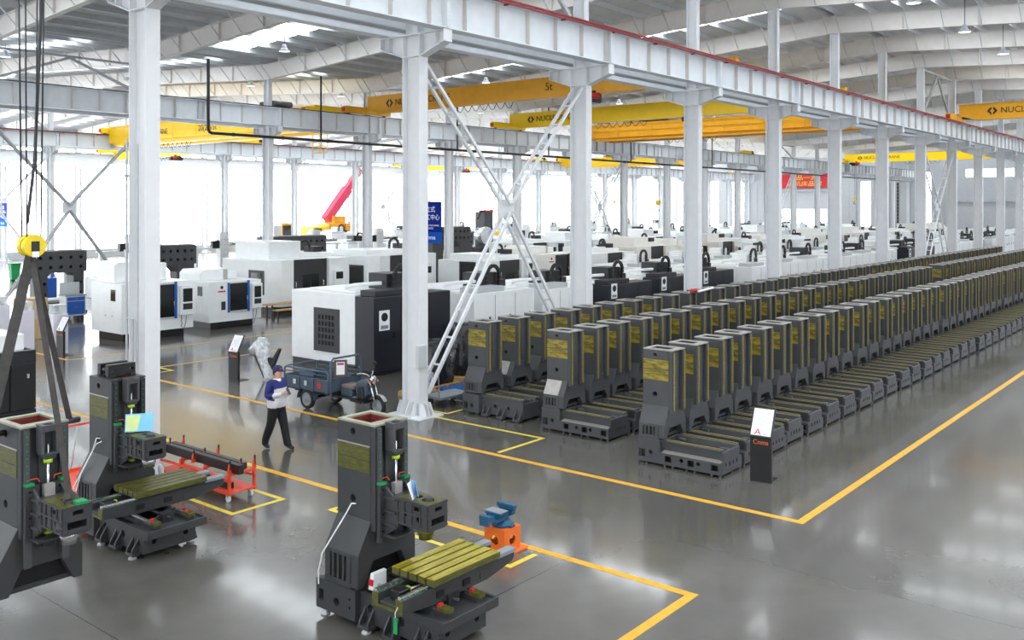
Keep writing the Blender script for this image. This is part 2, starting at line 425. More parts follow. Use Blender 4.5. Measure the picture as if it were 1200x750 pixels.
wf = MB().plate('x', X0-.2, X0, Y0-.2, Y1+.2, 0, 11.4, fill_holes); wf.prism(pts, 'x', X0-.2, X0)
wf.build('wall_front', M_WALL, kind='structure')
for h, XW in [(h, X1) for h in holes]+[(h, X0-.2) for h in fill_holes]:  # end-wall windows, plus the added front ones for fill light
    if h[3] <= 0: continue
    wn += 1; _, ya, yb, za, zb = h
    o = MB().plate('x', XW+.03, XW+.1, ya, yb, za, zb, [('r', ya+.06, yb-.06, za+.06, zb-.06)]).build('window_%d' % wn, M_WHITE, kind='structure')
    n = max(1, round((yb-ya)/1.5))
    for k in range(n):
        MB().box(XW+.05, XW+.07, ya+.06+(yb-ya-.12)*k/n+.02, ya+.06+(yb-ya-.12)*(k+1)/n-.02, za+.06, zb-.06).build('pane', M_WIN, o)
def shutter(n, ya, yb, z0, z1):
    o = MB().box(X1-.12, X1-.02, ya-.12, ya, 0, z1+.1).box(X1-.12, X1-.02, yb, yb+.12, 0, z1+.1).box(X1-.35, X1-.02, ya-.12, yb+.12, z1, z1+.45).build('door_%d' % n, M_GREYST, kind='structure')
    k = int((z1-z0)/.28)
    for i in range(k):
        a = z0+(z1-z0)*i/k; b = z0+(z1-z0)*(i+1)/k
        MB().prism([(X1-.07, a), (X1-.01, a+.02), (X1-.01, b-.02), (X1-.07, b)], 'y', ya, yb).build('slat', M_WALLD, o)
    MB().box(X1-.1, X1, ya, yb, z1-.02, z1+.1).build('head_bar', M_CHAR, o)
shutter(1, 26.2, 34.6, 0, 5.6)
shutter(2, 52.6, 60.8, 4.6, 7.3)
# cladding ribs on the end wall
rib = MB()
for k in range(60):
    y = Y0+1+k*1.65
    if any(h[1]-.1 < y < h[2]+.1 for h in holes): continue
    rib.box(X1-.03, X1, y-.05, y+.05, .1, 11.3)
rib.build('cladding_rib', M_WALL, wall_b)
# dark cable trays beside the end column
for y in (42.6, 43.6):
    t = thing('cable_ladder', 'dark vertical cable ladder on the grey end wall beside the row two runway end', 'cable ladder', (X1, y, .2), 0, 'cable ladders on the end wall')
    MB().box(-.12, -.04, -.12, -.08, 0, 8.3).box(-.12, -.04, .08, .12, 0, 8.3).box(-.06, -.04, -.1, .1, 0, 8.3).build('tray', M_CHAR, t)
    for k in range(16): MB().box(-.13, -.05, -.1, .1, .3+k*.5, .36+k*.5).build('rung', M_GREYST, t)

# ---------------------------------------------------------------- steel columns
def column_root(label, group, braced):
    t = thing('steel_column', label, 'column', (0,0,0), 0, group)
    sh = MB(); hx, hy = .145, .29
    sh.box(-hx, hx, -hy, -hy+.022, .03, 9.25).box(-hx, hx, hy-.022, hy, .03, 9.25).box(-.008, .008, -hy, hy, .03, 9.25)
    sh.build('shaft', M_WHITE, t)
    up = MB().box(-.12, .12, -.2, -.18, 9.25, 13.3).box(-.12, .12, .18, .2, 9.25, 13.3).box(-.007, .007, -.2, .2, 9.25, 13.3)
    up.build('upper_shaft', M_WHITE, t)
    br = MB()
    for s in (-1, 1):
        br.prism([(s*.29, 8.69), (s*1.08, 8.97), (s*1.08, 9.23), (s*.29, 9.23)], 'x', -.01, .01)
        br.prism([(s*.29, 9.21), (s*1.1, 9.21), (s*1.1, 9.235), (s*.29, 9.235)], 'x', -.14, .14)
        br.prism([(s*.29, 8.67), (s*1.1, 8.95), (s*1.1, 8.975), (s*.29, 8.695)], 'x', -.14, .14)
        br.box(-.14, .14, s*1.08-.01, s*1.08+.01, 8.96, 9.22); br.box(-.13, .13, s*.8-.008, s*.8+.008, 8.88, 9.22)
    br.box(-.14, .14, -.28, .28, 8.68, 8.7).box(-.14, .14, -.28, .28, 9.2, 9.22)
    br.build('bracket', M_WHITE, t)
    bp = MB().box(-.42, .42, -.56, .56, 0, .03)
    bp.build('base_plate', M_WHITE, t)
    for sx in (-1, 1):
        for y in (-.2, 0., .2):
            MB().prism([(sx*.02, .03), (sx*.33, .03), (sx*.33, .1), (sx*.22, .34), (sx*.02, .34)], 'y', y-.01, y+.01).build('gusset', M_WHITE, t)
    for sy in (-1, 1):
        for x in (-.12, 0., .12):
            MB().prism([(sy*.29, .03), (sy*.5, .03), (sy*.5, .1), (sy*.4, .34), (sy*.29, .34)], 'x', x-.01, x+.01).build('gusset', M_WHITE, t)
    return t
rowlab = ['white steel H-column in the row beside the rows of machine castings', 'white steel H-column in the row behind the white machine tools',
          'thin-looking white steel H-column in the far row by the gantry castings', 'pale steel column standing against the bright window wall']
c0 = None
for ri, Y in enumerate(ROWS+[Y1-.35]):
    for x in XS:
        if c0 is None: c0 = column_root(rowlab[0], 'columns of row 1', True); o = c0
        else: o = dup(c0, (0,0,0))
        o.location = (x, Y, 0); o['label'] = rowlab[ri]; o['group'] = 'steel columns, ' + ['aisle row', 'second row', 'third row', 'window wall row'][ri]
        if ri == 1 or ri == 3:
            for ch in kids(o):
                if ch.name.startswith('upper_shaft'): ch.scale.z = (rbot(Y)+.02-9.25)/(13.3-9.25); ch.location.z = 9.25*(1-ch.scale.z)
        if ri == 0 and x in (9, 16):
            o['label'] = {9: 'white steel H-column with conduits beside the machine with the small blue-and-yellow sheet', 16: 'white steel H-column with ribbed foot beside the cargo tricycle and grey dolly'}[x]; del o['group']
# concrete pad under the column beside the tricycle is the plate itself; conduits on the first column
cA = [o for o in COL.objects if o.name.startswith('steel_column') and abs(o.location.x-9) < .1 and abs(o.location.y-16.1) < .1][0]
for dy, zt in ((-.05, 6.2), (.12, 3.0)):
    MB().tube([(-.16, dy, .1), (-.16, dy, zt)], .018, 6).build('conduit', M_GREYST, cA)
MB().tube([(-.16, .34, .1), (-.16, .34, 6.3)], .02, 6).tube([(-.16, .34, 3.0), (-.16, .05, 3.0), (-.16, .02, 2.96), (-.16, .02, .1)], .016, 6).build('conduit', M_GREYST, cA)
for z in (5.6, 4.2, 7.4): MB().box(-.2, -.12, .29, .38, z, z+.06).build('conduit_clip', M_GREYST, cA)
sb = MB().box(-.3, -.02, -.42, -.31, 1.2, 1.75).build('switch_box', M_MGREY, [o for o in COL.objects if o.name.startswith('steel_column') and abs(o.location.x-16) < .1 and abs(o.location.y-16.1) < .1][0], .01)

# ---------------------------------------------------------------- crane runway beams
ZB, ZT = 9.25, 10.2
stm = MB().box(-.006, .006, -.13, .13, ZB+.03, ZT-.03).mesh('stiffener', M_STIFF)
spl = MB().box(-.06, .06, -.17, .17, ZB+.03, ZT-.03)
for k in range(8):
    for s_ in (-.035, .035): spl.cyl((s_, -.16, ZB+.1+k*.1), (s_, -.185, ZB+.1+k*.1), .014, n=6)
splm = spl.mesh('splice_plate', M_BEAM)
beams = [(15.15, 'main crane runway girder with red conductor rail above the machine castings', M_BEAM), (17.05, 'white crane runway girder behind the aisle row of columns', M_BEAM),
         (40.25, 'pale crane runway girder with black pipe below it on the second column row', M_BEAM), (42.15, 'crane runway girder on the far side of the second column row', M_BEAM),
         (65.25, 'white crane runway girder with thin red rail on the third column row', M_BEAM), (67.15, 'crane runway girder on the far side of the third column row', M_BEAM),
         (Y1-1.35, 'crane runway girder along the bright window wall', M_BEAM)]
for bi, (y, lab, mm) in enumerate(beams):
    xa = XS[0]+.2
    t = thing('crane_runway_girder', lab, 'crane girder', (0, y, 0))
    MB().box(xa, X1-.3, -.007, .007, ZB, ZT).build('web', mm, t)
    MB().box(xa, X1-.3, -.16, .16, ZB, ZB+.025).build('lower_flange', mm, t)
    MB().box(xa, X1-.3, -.18, .18, ZT-.025, ZT).build('upper_flange', mm, t)
    MB().box(xa, X1-.3, -.035, .035, ZT, ZT+.07).build('rail', M_CHAR, t)
    if bi in (0, 2, 4):
        x = xa+.3
        while x < X1-1:
            s = obj('stiffener', stm, t); s.location.x = x; x += 1.225
        for x in XS:
            if x > xa: q = obj('splice_plate', splm, t); q.location.x = x
    # horizontal surge bracing under the lower flange, towards the column
    ya, yb = (.3, .62) if bi in (0, 2, 4) else (-.62, -.3)
    if bi < 6: MB().box(xa, X1-.3, ya, yb, ZB+.12, ZB+.15).build('walkway_strip', M_GREYST, t)
    if bi in (0, 4):
        m = MB()
        for z in ((0, .05) if bi == 0 else (0,)): m.box(xa, X1-.4, -.26, -.2, ZT-.03+z*1.4, ZT+.015+z*1.4)
        x = xa+.5
        while x < X1-1: m.box(x, x+.05, -.24, -.1, ZT-.06, ZT); x += 2.45
        m.build('conductor_rail', M_REDLINE, t)

# ---------------------------------------------------------------- bracing between columns
def ladder(m, p0, p1, gap=.3, w=.075, pitch=.75):
    p0 = Vector(p0); p1 = Vector(p1); d = p1-p0; off = Vector((0, gap/2, 0))
    for s in (-1, 1): m.bar(p0+off*s, p1+off*s, w, w, (0,1,0))
    n = int(d.length/pitch)
    for k in range(1, n):
        c = p0+d*(k/n); m.bar(c-off, c+off, .045, .045)
def x_brace(row, xa, name_lab, tubes=False):
    Y = ROWS[row]; xb = xa+7; t = thing('cross_brace', name_lab, 'cross brace', (xa, Y, 0))
    xm, zm = 3.5, 5.0
    for (p, q) in (((.16, 8.6), (xm, zm+.1)), ((6.84, 8.6), (xm, zm+.1)), ((xm, zm-.1), (.3, .5)), ((xm, zm-.1), (6.7, .5))):
        m = MB()
        if tubes:
            for s in (-.09, .09): m.tube([(p[0], s, p[1]), (q[0], s, q[1])], .05, 8)
        else: ladder(m, (p[0], 0, p[1]), (q[0], 0, q[1]))
        m.build('lattice_strut' if not tubes else 'tube_strut', M_WHITE if not tubes else M_GREYST, t)
    MB().prism([(xm-.3, zm-.25), (xm+.3, zm-.25), (xm+.3, zm+.25), (xm-.3, zm+.25)], 'y', -.02, .02).build('node_plate', M_WHITE, t)
    m = MB()
    zt = rbot(Y)-.12
    m.bar((.2, 0, 10.35), (xm, 0, zt), .11, .11); m.build('upper_strut', M_GREYST, t)
    MB().bar((6.8, 0, 10.35), (xm, 0, zt), .11, .11).build('upper_strut', M_GREYST, t)
    MB().bar((0.1, 0, zt+.05), (6.9, 0, zt+.05), .1, .1).build('eave_strut', M_GREYST, t)
x_brace(0, 16, 'white ladder-like cross brace rising beside the wrapped pallets and first castings')
x_brace(0, 58, 'white ladder-like cross brace in the aisle row near the roller shutter')
x_brace(1, 16, 'grey tube cross brace in front of the white display plinths', True)
x_brace(1, 58, 'white lattice cross brace on the second column row above white machines')
x_brace(1, 93, 'white lattice cross brace on the second row in front of the red banner')
x_brace(2, 58, 'pale lattice cross brace on the third column row beside the truck crane')
x_brace(2, 23, 'pale lattice cross brace on the third column row near the dark gantry casting')

# black pipe under the second-row girder with droppers
pipe = thing('black_pipe', 'black water pipe with drop legs running below the second-row crane girder', 'pipe', (0, 40.0, 0))
MB().tube([(25.6, -.1, 12.2), (25.6, -.1, 8.78), (25.68, -.1, 8.66), (25.8, -.1, 8.62), (X1-2, -.1, 8.55)], .075, 10).build('main_run', M_BLACK, pipe)
for x in (32.5, 43.4, 53, 64, 78): MB().tube([(x, -.1, 12.1), (x, -.1, 8.6)], .05, 8).build('drop_leg', M_BLACK, pipe)
m = MB()
x = 27.
while x < X1-3: m.lathe([(.1, -.05), (.1, .05)], (x, -.1, 8.62-(x-25.8)*.0006), 10, 'x'); x += 3.0
m.build('coupling', M_CHAR, pipe)

# ---------------------------------------------------------------- high-bay lamps
lm = thing('high_bay_lamp', 'high-bay lamp hanging over the rows of castings', 'lamp', (0,0,0), 0, 'high-bay lamps over the castings')
MB().lathe([(.0, .32), (.07, .32), (.12, .2), (.13, .12), (.2, .08), (.27, .0), (.25, 0.), (.24, .02), (.0, .05)], n=18).build('housing', M_GREY, lm)
MB().lathe([(0, .012), (.24, .012), (.24, .0), (0, .0)], n=18).build('lens', M_LAMP, lm)
rodm = MB().cyl((0,0,.3), (0,0,1.0), .014, n=6).mesh('rod', M_CHAR)
first = True
def py(y): return min(PY, key=lambda q: abs(q-y))
def lamp(x, y, z, lab, grp):
    global first
    o = lm if first else dup(lm, (0,0,0)); o.location = (x, y, z)
    o['label'] = lab; o['group'] = grp; first = False
    r = obj('rod', rodm, o); L = deck(y)-z-.24-.3-.003; r.scale.z = L/.7; r.location.z = .3*(1-r.scale.z)
for k in range(-3, 14): lamp(34+7*k, py(9.6), 12.15, 'high-bay lamp hanging over the rows of castings', 'high-bay lamps over the castings')
for k in range(-1, 8): lamp(26.2+14*k, py(34), 12.1, 'high-bay lamp hanging over the white machine tools', 'high-bay lamps over the white machine tools')
for k in range(-2, 12): lamp(33.4+7*k, py(48), 12.3, 'high-bay lamp hanging over the gantry castings bay', 'high-bay lamps over the gantry castings')

# ---------------------------------------------------------------- overhead cranes
def crane(X, ya, yb, lab, double=False, txt=None, cap='5t', zb=None, dep=.95, cap_at=.62, txt_at=None, w=.42, mm=None, trolley=.5, hook=None):
    mm = mm or M_YEL
    zb = zb if zb is not None else 10.33
    t = thing('overhead_crane', lab, 'crane', (X, ya, 0)); L = yb-ya
    gs = [-.9, .9] if double else [0.]
    for gx in gs:
        g = MB()
        prof = [(.25, zb+.28), (1.2, zb), (L-1.2, zb), (L-.25, zb+.28), (L-.25, zb+dep), (.25, zb+dep)]
        g.prism(prof, 'x', gx-w/2+.03, gx+w/2-.03)
        g.box(gx-w/2-.02, gx+w/2+.02, 1.2, L-1.2, zb-.02, zb+.01).box(gx-w/2-.02, gx+w/2+.02, .2, L-.2, zb+dep-.01, zb+dep+.02)
        g.build('bridge_girder', mm, t)
    for y in (0., L):
        c = MB().box(-1.7, 1.7, y-.16, y+.16, ZT+.12, ZT+.5)
        if double: c.box(-1.1, 1.1, y-.2, y+.2, ZT+.2, ZT+.62)
        c.build('end_carriage', mm, t, .02)
        b = MB()
        for s in (-1, 1): b.box(s*1.7-.08, s*1.7+.08, y-.1, y+.1, ZT+.18, ZT+.42)
        b.build('buffer', M_RED, t)
        wh = MB()
        for s in (-1, 1): wh.cyl((s*1.35, y-.06, ZT+.2), (s*1.35, y+.06, ZT+.2), .13, n=14)
        wh.build('wheel', M_CHAR, t)
        d = MB().cyl((1.1, y-.22, ZT+.42), (1.1, y-.62 if y else y+.62, ZT+.42), .12, n=12).box(.9, 1.3, y-.2, y+.2, ZT+.3, ZT+.62)
        d.build('drive_motor', M_BLACK, t)
    ty = L*trolley
    tr = MB()
    if double:
        tr.box(-1.1, 1.1, ty-.8, ty+.8, zb+dep+.08, zb+dep+.2).cyl((-.6, ty-.3, zb+dep+.45), (.7, ty-.3, zb+dep+.45), .22, n=14).box(-.9, -.4, ty+.1, ty+.6, zb+dep+.2, zb+dep+.6).cyl((0, ty+.4, zb+dep+.4), (.8, ty+.4, zb+dep+.4), .15, n=12)
        tr.build('trolley', M_CHAR, t)
        rl = MB()
        for s in (-1, 1):
            for k in range(9): rl.bar((s*1.25, .4+(L-.8)*k/8, zb+dep*.2), (s*1.25, .4+(L-.8)*k/8, zb+dep*.2+.9), .03, .03)
            for z in (.5, .9): rl.bar((s*1.25, .4, zb+dep*.2+z), (s*1.25, L-.4, zb+dep*.2+z), .03, .03)
            rl.box(s*1.12-.12, s*1.12+.16, .4, L-.4, zb+dep*.2-.03, zb+dep*.2)
        rl.build('walkway', mm, t)
        cg = MB()
        for sx in (-.3, .3):
            for sy in (-.3, .3): cg.bar((1.0+sx, 1.9+sy, zb-1.1), (1.0+sx, 1.9+sy, zb+.1), .035, .035)
        for z in (-1.1, -.7, -.35): cg.bar((.7, 1.6, zb+z), (1.3, 1.6, zb+z), .03, .03).bar((.7, 2.2, zb+z), (1.3, 2.2, zb+z), .03, .03).bar((.7, 1.6, zb+z), (.7, 2.2, zb+z), .03, .03).bar((1.3, 1.6, zb+z), (1.3, 2.2, zb+z), .03, .03)
        cg.box(.7, 1.3, 1.6, 2.2, zb-1.13, zb-1.1)
        cg.build('access_cage', mm, t)
    else:
        tr.box(-.5, .5, ty-.22, ty+.22, zb-.42, zb-.05).cyl((-.62, ty-.05, zb-.24), (.62, ty-.05, zb-.24), .17, n=14).box(-.3, .3, ty-.4, ty-.2, zb-.2, zb+.1).cyl((-.2, ty+.5, zb-.15), (-.2, ty+.1, zb-.15), .13, n=12)
        tr.build('hoist', M_BLACK, t)
        MB().cyl((-.35, ty-.7, zb-.16), (-.35, ty-.2, zb-.16), .14, n=12).build('hoist_motor', M_RED, t)
    # festoon loops
    fs = MB()
    for k in range(7):
        y0_, y1_ = L*.52+k*.55, L*.52+(k+1)*.55
        fs.tube([(-w/2-.12 - (0.9 if double else 0), y0_+(y1_-y0_)*s, zb-.08-.32*math.sin(math.pi*s)) for s in (0,.15,.3,.5,.7,.85,1)], .018, 5)
    fs.build('festoon_cable', M_BLACK, t)
    if hook is not None:
        MB().cyl((-.08, ty, zb-.3), (-.08, ty, hook+.4), .01, n=5).cyl((.08, ty, zb-.3), (.08, ty, hook+.4), .01, n=5).build('hoist_rope', M_CHAR, t)
        hb = MB().box(-.14, .14, ty-.1, ty+.1, hook+.12, hook+.42).cyl((0, ty-.13, hook+.35), (0, ty+.13, hook+.35), .17, n=14)
        hb.build('hook_block', M_HOOKY, t)
        MB().tube([(0, ty, hook+.15), (0, ty, hook), (.0, ty+.1, hook-.08), (0, ty+.12, hook-.2), (0, ty, hook-.3), (0, ty-.12, hook-.22), (0, ty-.13, hook-.12)], [.035, .04, .04, .045, .045, .035, .015], 8).build('hook', M_BLACK, t)
    xf = gs[0]-w/2-.012 + .03
    if txt:
        y = L-2.2 if txt_at is None else txt_at
        lg = MB(); r = .2
        zc = zb+dep*.52
        for s in (-1, 1):
            o_ = s*.17
            lg.prism([(y+.1+o_*.25, zc-.26), (y+.1+o_*1.6, zc-.16*0-.02), (y+.1+o_*1.6, zc+.02), (y+.1+o_*.25, zc+.26), (y+.1+o_*.25, zc+.1), (y+.1+o_*.8, zc+.0), (y+.1+o_*.25, zc-.1)], 'x', xf-.004, xf)
        lg.build('crane_emblem', M_TXTK, t)
        text(txt, .5, M_TXTK, (xf-.004, y-.35-len(txt)*.16, zc), FACE_NX, t)
    if cap: text(cap, .55, M_TXTK, (xf-.004, L*(1-cap_at), zb+dep*.52), FACE_NX, t)
    return t
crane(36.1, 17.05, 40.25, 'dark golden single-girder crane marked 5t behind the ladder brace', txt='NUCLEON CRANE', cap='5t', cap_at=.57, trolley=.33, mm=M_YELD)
crane(48.9, 17.05, 40.25, 'bright yellow single-girder crane marked NUCLEON CRANE above the white machines', txt='NUCLEON CRANE', cap='5t', cap_at=.6, trolley=.4)
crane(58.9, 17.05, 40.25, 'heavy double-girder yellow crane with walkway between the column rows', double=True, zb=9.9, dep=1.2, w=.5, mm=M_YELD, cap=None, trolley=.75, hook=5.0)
crane(112.8, 17.05, 40.25, 'yellow NUCLEON crane close to the grey end wall', txt='NUCLEON CRANE', cap=None, trolley=.94, hook=5.6)
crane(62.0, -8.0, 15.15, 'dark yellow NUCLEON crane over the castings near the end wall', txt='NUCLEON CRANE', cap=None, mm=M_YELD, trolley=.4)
crane(34.8, 42.15, 65.25, 'double-girder yellow crane marked 20(20)/5t over the gantry bay', double=True, txt='NUCLEON CRANE', cap='20(20)/5t', cap_at=.55, txt_at=19.6, zb=9.35, dep=1.4, w=.55, trolley=.2)
crane(90, 42.15, 65.25, 'yellow crane with access cage far over the gantry bay', double=True, cap=None, zb=9.6, dep=1.0, trolley=.7, hook=5.2)
crane(47, 67.15, Y1-1.35, 'yellow crane by the bright window wall near the left end', cap=None, zb=9.7, dep=.7)
crane(87, 67.15, Y1-1.35, 'yellow crane by the bright window wall beyond the blue hanging sign', cap=None, zb=9.7, dep=.7)

# ---------------------------------------------------------------- painted floor lines
def line(x0, x1, y0, y1, lab, mm=M_LINE_O, grp=None):
    tag(MB().box(min(x0,x1), max(x0,x1), min(y0,y1), max(y0,y1), 0., .003).build('floor_line', mm), lab, 'floor marking', grp)
W = .068
line(14.48-W, 14.48+W, 5.85+W, 27.2, 'orange floor line passing the tricycle and the standing man')
line(10.87-W, 10.87+W, 5.85+W, 40, 'orange floor line passing behind the red trolley and the orange vise block')
line(14.48-W, 125, 5.85-W, 5.85+W, 'orange floor line along the aisle beside the front row of castings')
line(-6, 10.87+W, 5.85-W, 5.85+W, 'orange floor line turning off beside the near machine with the yellow table')
line(14.5, 60, 27.05, 27.05+2*W*.8, 'orange floor line behind the info stand and wrapped part')
line(14.48-W, 14.48-W+.12, 30.7, 40, 'orange floor line beside the white display plinths')
line(14.5, 60, 30.6, 30.6+2*W*.8, 'orange floor line in front of the white machines with blue doors')
Wy = .045
def bay(x0, x1, y0, y1, lab, sides='lrtb'):
    m = MB()
    if 'l' in sides: m.box(x0-Wy, x0+Wy, y0-Wy, y1+Wy, 0, .0026)
    if 'r' in sides: m.box(x1-Wy, x1+Wy, y0-Wy, y1+Wy, 0, .0026)
    if 't' in sides: m.box(x0+Wy, x1-Wy, y1-Wy, y1+Wy, 0, .0028)
    if 'b' in sides: m.box(x0+Wy, x1-Wy, y0-Wy, y0+Wy, 0, .0028)
    tag(m.build('parking_mark', M_LINE_Y), lab, 'floor marking')
bay(14.6, 16.15, 12.32, 15.5, 'thin yellow floor box corner in front of the castings and column foot', 'rb')
bay(16.6, 17.9, 15.6, 17.2, 'small yellow floor box under the grey dolly', 'lrb')
bay(8.95, 9.95, 13.25, 15.45, 'yellow floor box around the red trolley', 'lrb')
bay(10.12, 10.75, 8.3, 12.16, 'thin yellow floor box around the orange vise block', 'ltb')
bay(14.6, 15.6, 26.25, 27.0, 'small yellow floor box beside the orange line corner', 'rb')
# ================================================================ machine castings (column + bed), rows along the aisle
def arch_front(m, y0, y1, hw_top, hw_bot, z_top, z_mid, z_bot, aw, az):
    """front plate that flares to two legs with a trapezoid opening between them"""
    m.prism([(-hw_bot, z_bot), (-aw, z_bot), (-aw*.62, az), (aw*.62, az), (aw, z_bot), (hw_bot, z_bot), (hw_bot, z_mid), (hw_top, z_top), (-hw_top, z_top), (-hw_bot, z_mid)], 'y', y0, y1)
def casting_column_mesh(name, hw, y0, y1, zt, zs, zm, zb, wb, nvent=4, mats=None):
    """hw: half width of shaft, wb: half width at the flare foot; zs slope top, zm slope foot, zb bottom"""
    m = MB(); t = .07
    for s in (-1, 1):   # hollow shaft: side walls with round holes
        a, b = (-hw, -hw+t) if s < 0 else (hw-t, hw)
        m.plate('x', a, b, y0, y1, zs, zt-.02, [('c', (y0+y1)/2+.02, zt-.125, .045), ('c', (y0+y1)/2+.02, zs+.22, .05)])
    m.box(-hw, hw, y1-t, y1, zs, zt-.02).box(-hw, hw, y0, y0+t, zs, zt-.02)
    for s in (-1, 1): m.box(min(s*hw, s*(hw-.1)), max(s*hw, s*(hw-.1)), y0-.075, y0, zs-.12, zt-.03)   # rail pillars
    m.box(-.05, .05, y0-.02, y0, zs+.05, zt-.06)
    m.prism([(-wb, zm), (wb, zm), (hw, zs), (-hw, zs)], 'y', y0+.12, y1)                              # flared foot
    arch_front(m, y0, y0+.13, hw, wb, zs, zm, zb+.02, wb*.78, zb+(zm-zb)*.72)
    # vented foot block: frame bars with recessed dark core painting the vents' shade
    yv0, yv1 = y0+.13, y1
    m.box(-wb, wb, yv0, yv1, zm-.05, zm).box(-wb, wb, yv0, yv1, zb, zb+.06)
    n = nvent
    for s in (-1, 1):
        for k in range(n+1):
            yc = yv0+.05+(yv1-yv0-.1)*k/n; hwid = .04 if k in (0, n) else .018
            m.box(min(s*wb, s*(wb-.03)), max(s*wb, s*(wb-.03)), max(yv0, yc-hwid), min(yv1, yc+hwid), zb+.06, zm-.05)
    m.box(-wb, wb, yv1-.05, yv1, zb, zm)
    m.mi = 1; m.box(-wb+.028, wb-.028, yv0+.02, yv1-.03, zb+.03, zm-.02)
    m.box(-hw+t, hw-t, y0+t, y1-t, zs+.5, zs+.52)
    m.mi = 0
    return m.mesh(name, mats or [M_CAST, M_DARK], .006)
def top_rim_mesh(hw, y0, y1, zt):
    m = MB(); m.plate('z', zt-.02, zt, -hw, hw, y0-.075, y1, [('r', -hw+.1, hw-.1, y0+.06, y1-.08)]); return m.mesh('top_rim', M_MACH)
def bed_mesh_a(L0, L1, wb):
    """bed with side ledge, pockets and round holes; runs from y=L0 (front) to y=L1 (back)"""
    m = MB(); z0 = .055
    fr = [('r', L0+.04+a, L0+.04+a+.13, .12, .235) for a in (.02, .5, .98)] + [('c', L0+.42, .19, .04), ('c', L0+.82, .19, .04), ('c', L1-.2, .22, .045), ('r', L1-.46+.02-.02, L1-.46+.13, .12, .25)]
    fr = [('r', L0+.06, L0+.2, .11, .23), ('r', L0+.56, L0+.70, .11, .23), ('r', L0+1.05, L0+1.19, .11, .23), ('c', L0+.47, .19, .042), ('c', L0+.83, .19, .042)]
    for s in (-1, 1):
        a, b = (-wb, -wb+.05) if s < 0 else (wb-.05, wb)
        m.plate('x', a, b, L0, L1-.5, z0, .27, fr)
        m.plate('x', a, b, L1-.5, L1, z0, .52, [('r', L1-.17, L1-.03, .13, .29), ('c', L1-.3, .25, .045)])
        m.prism([(s*wb, .27), (s*(wb-.16), .31), (s*(wb-.16), .25), (s*wb, .25)], 'y', L0, L1-.5)
    m.box(-wb+.05, wb-.05, L1-.06, L1, z0, .52).box(-wb+.02, wb-.02, L1-.5, L1-.46, z0, .5)
    m.plate('y', L0, L0+.05, -wb+.05, wb-.05, z0, .27, [('r', x, x+.05, .17, .25) for x in (-.25, -.1, .05, .2)])
    # upper bed: two long walls with a channel between them and a pulpit plate at the front
    for s in (-1, 1):
        m.prism([(s*(wb-.14), .26), (s*(wb-.05), .5), (s*(wb-.22), .5), (s*(wb-.24), .26)], 'y', L0+.03, L1-.5)
    m.box(-wb+.09, wb-.09, L0+.0, L0+.06, .26, .46).box(-wb+.2, wb-.2, L0+.06, L1-.5, .3, .34)
    for s in (-1, 1): m.box(s*.12-.04, s*.12+.04, L0+.1, L0+.3, .34, .43); m.box(s*.13-.05, s*.13+.05, L1-.75, L1-.6, .34, .47)
    m.mi = 1; m.box(-wb+.12, wb-.12, L0+.1, L1-.08, .07, .25); m.box(-wb+.06, wb-.06, L1-.45, L1-.07, .1, .45); m.mi = 0
    for y in (L0+.03, L0+.2, L0+.55, L0+.72, L0+1.02, L0+1.2, L1-.2, L1-.02):
        for s in (-1, 1): m.box(s*(wb-.03)-.03, s*(wb-.03)+.03, y-.015, y+.015, 0, .07)
    return m.mesh('bed', [M_CAST, M_DARK], .006)
def bed_mesh_b(L0, L1, wb):
    """bed with plain sides, round holes and gusseted feet"""
    m = MB(); z0 = .06; wi = wb-.12
    for s in (-1, 1):
        a, b = (-wi, -wi+.05) if s < 0 else (wi-.05, wi)
        m.plate('x', a, b, L0, L1-.5, z0, .5, [('c', L0+.45, .26, .05), ('c', L0+.85, .26, .05)])
        a, b = (-wb, -wb+.05) if s < 0 else (wb-.05, wb)
        m.plate('x', a, b, L1-.5, L1, z0, .5, [('r', L1-.17, L1-.03, .13, .29), ('c', L1-.3, .22, .05)])
        for y in (L0+.12, L0+.62, L0+1.1):
            m.box(min(s*wi, s*(wb+.02)), max(s*wi, s*(wb+.02)), y-.1, y+.1, .02, .06)
            for d in (-.08, .08): m.prism([(s*wi, .05), (s*(wb+.02), .05), (s*(wb+.0), .1), (s*wi, .27)], 'y', y+d-.015, y+d+.015)
            m.cyl((s*(wb-.05), y, 0), (s*(wb-.05), y, .04), .05, n=10)
        m.prism([(s*(wi-.02), .44), (s*(wi+.02), .44), (s*(wi+.02), .5), (s*(wi-.14), .5), (s*(wi-.16), .3)], 'y', L0+.03, L1-.5)
    m.box(-wb+.05, wb-.05, L1-.05, L1, z0, .5).box(-wb, wb, L1-.52, L1-.46, z0, .5)
    m.box(-wi, wi, L0, L0+.05, z0, .42).box(-wi+.05, wi-.05, L0+.05, L1-.5, .3, .34)
    for s in (-1, 1): m.box(s*.12-.04, s*.12+.04, L0+.1, L0+.3, .34, .45); m.box(s*.13-.05, s*.13+.05, L1-.75, L1-.6, .34, .47)
    m.mi = 1; m.box(-wi+.06, wi-.06, L0+.1, L1-.52, .08, .28); m.box(-wb+.06, wb-.06, L1-.45, L1-.06, .1, .45); m.mi = 0
    for y in (L1-.06, L1-.4):
        for s in (-1, 1): m.cyl((s*(wb-.1), y, 0), (s*(wb-.1), y, .07), .05, n=10)
    return m.mesh('bed', [M_CAST, M_DARK], .006)
BL0, BL1, BW = -.9, .9, .44
colme = casting_column_mesh('column', .26, .3, .88, 2.25, 1.14, .8, .52, BW-.015)
rimme = top_rim_mesh(.26, .3, .88, 2.25)
bedA, bedB = bed_mesh_a(BL0, BL1, BW), bed_mesh_b(BL0, BL1, BW)
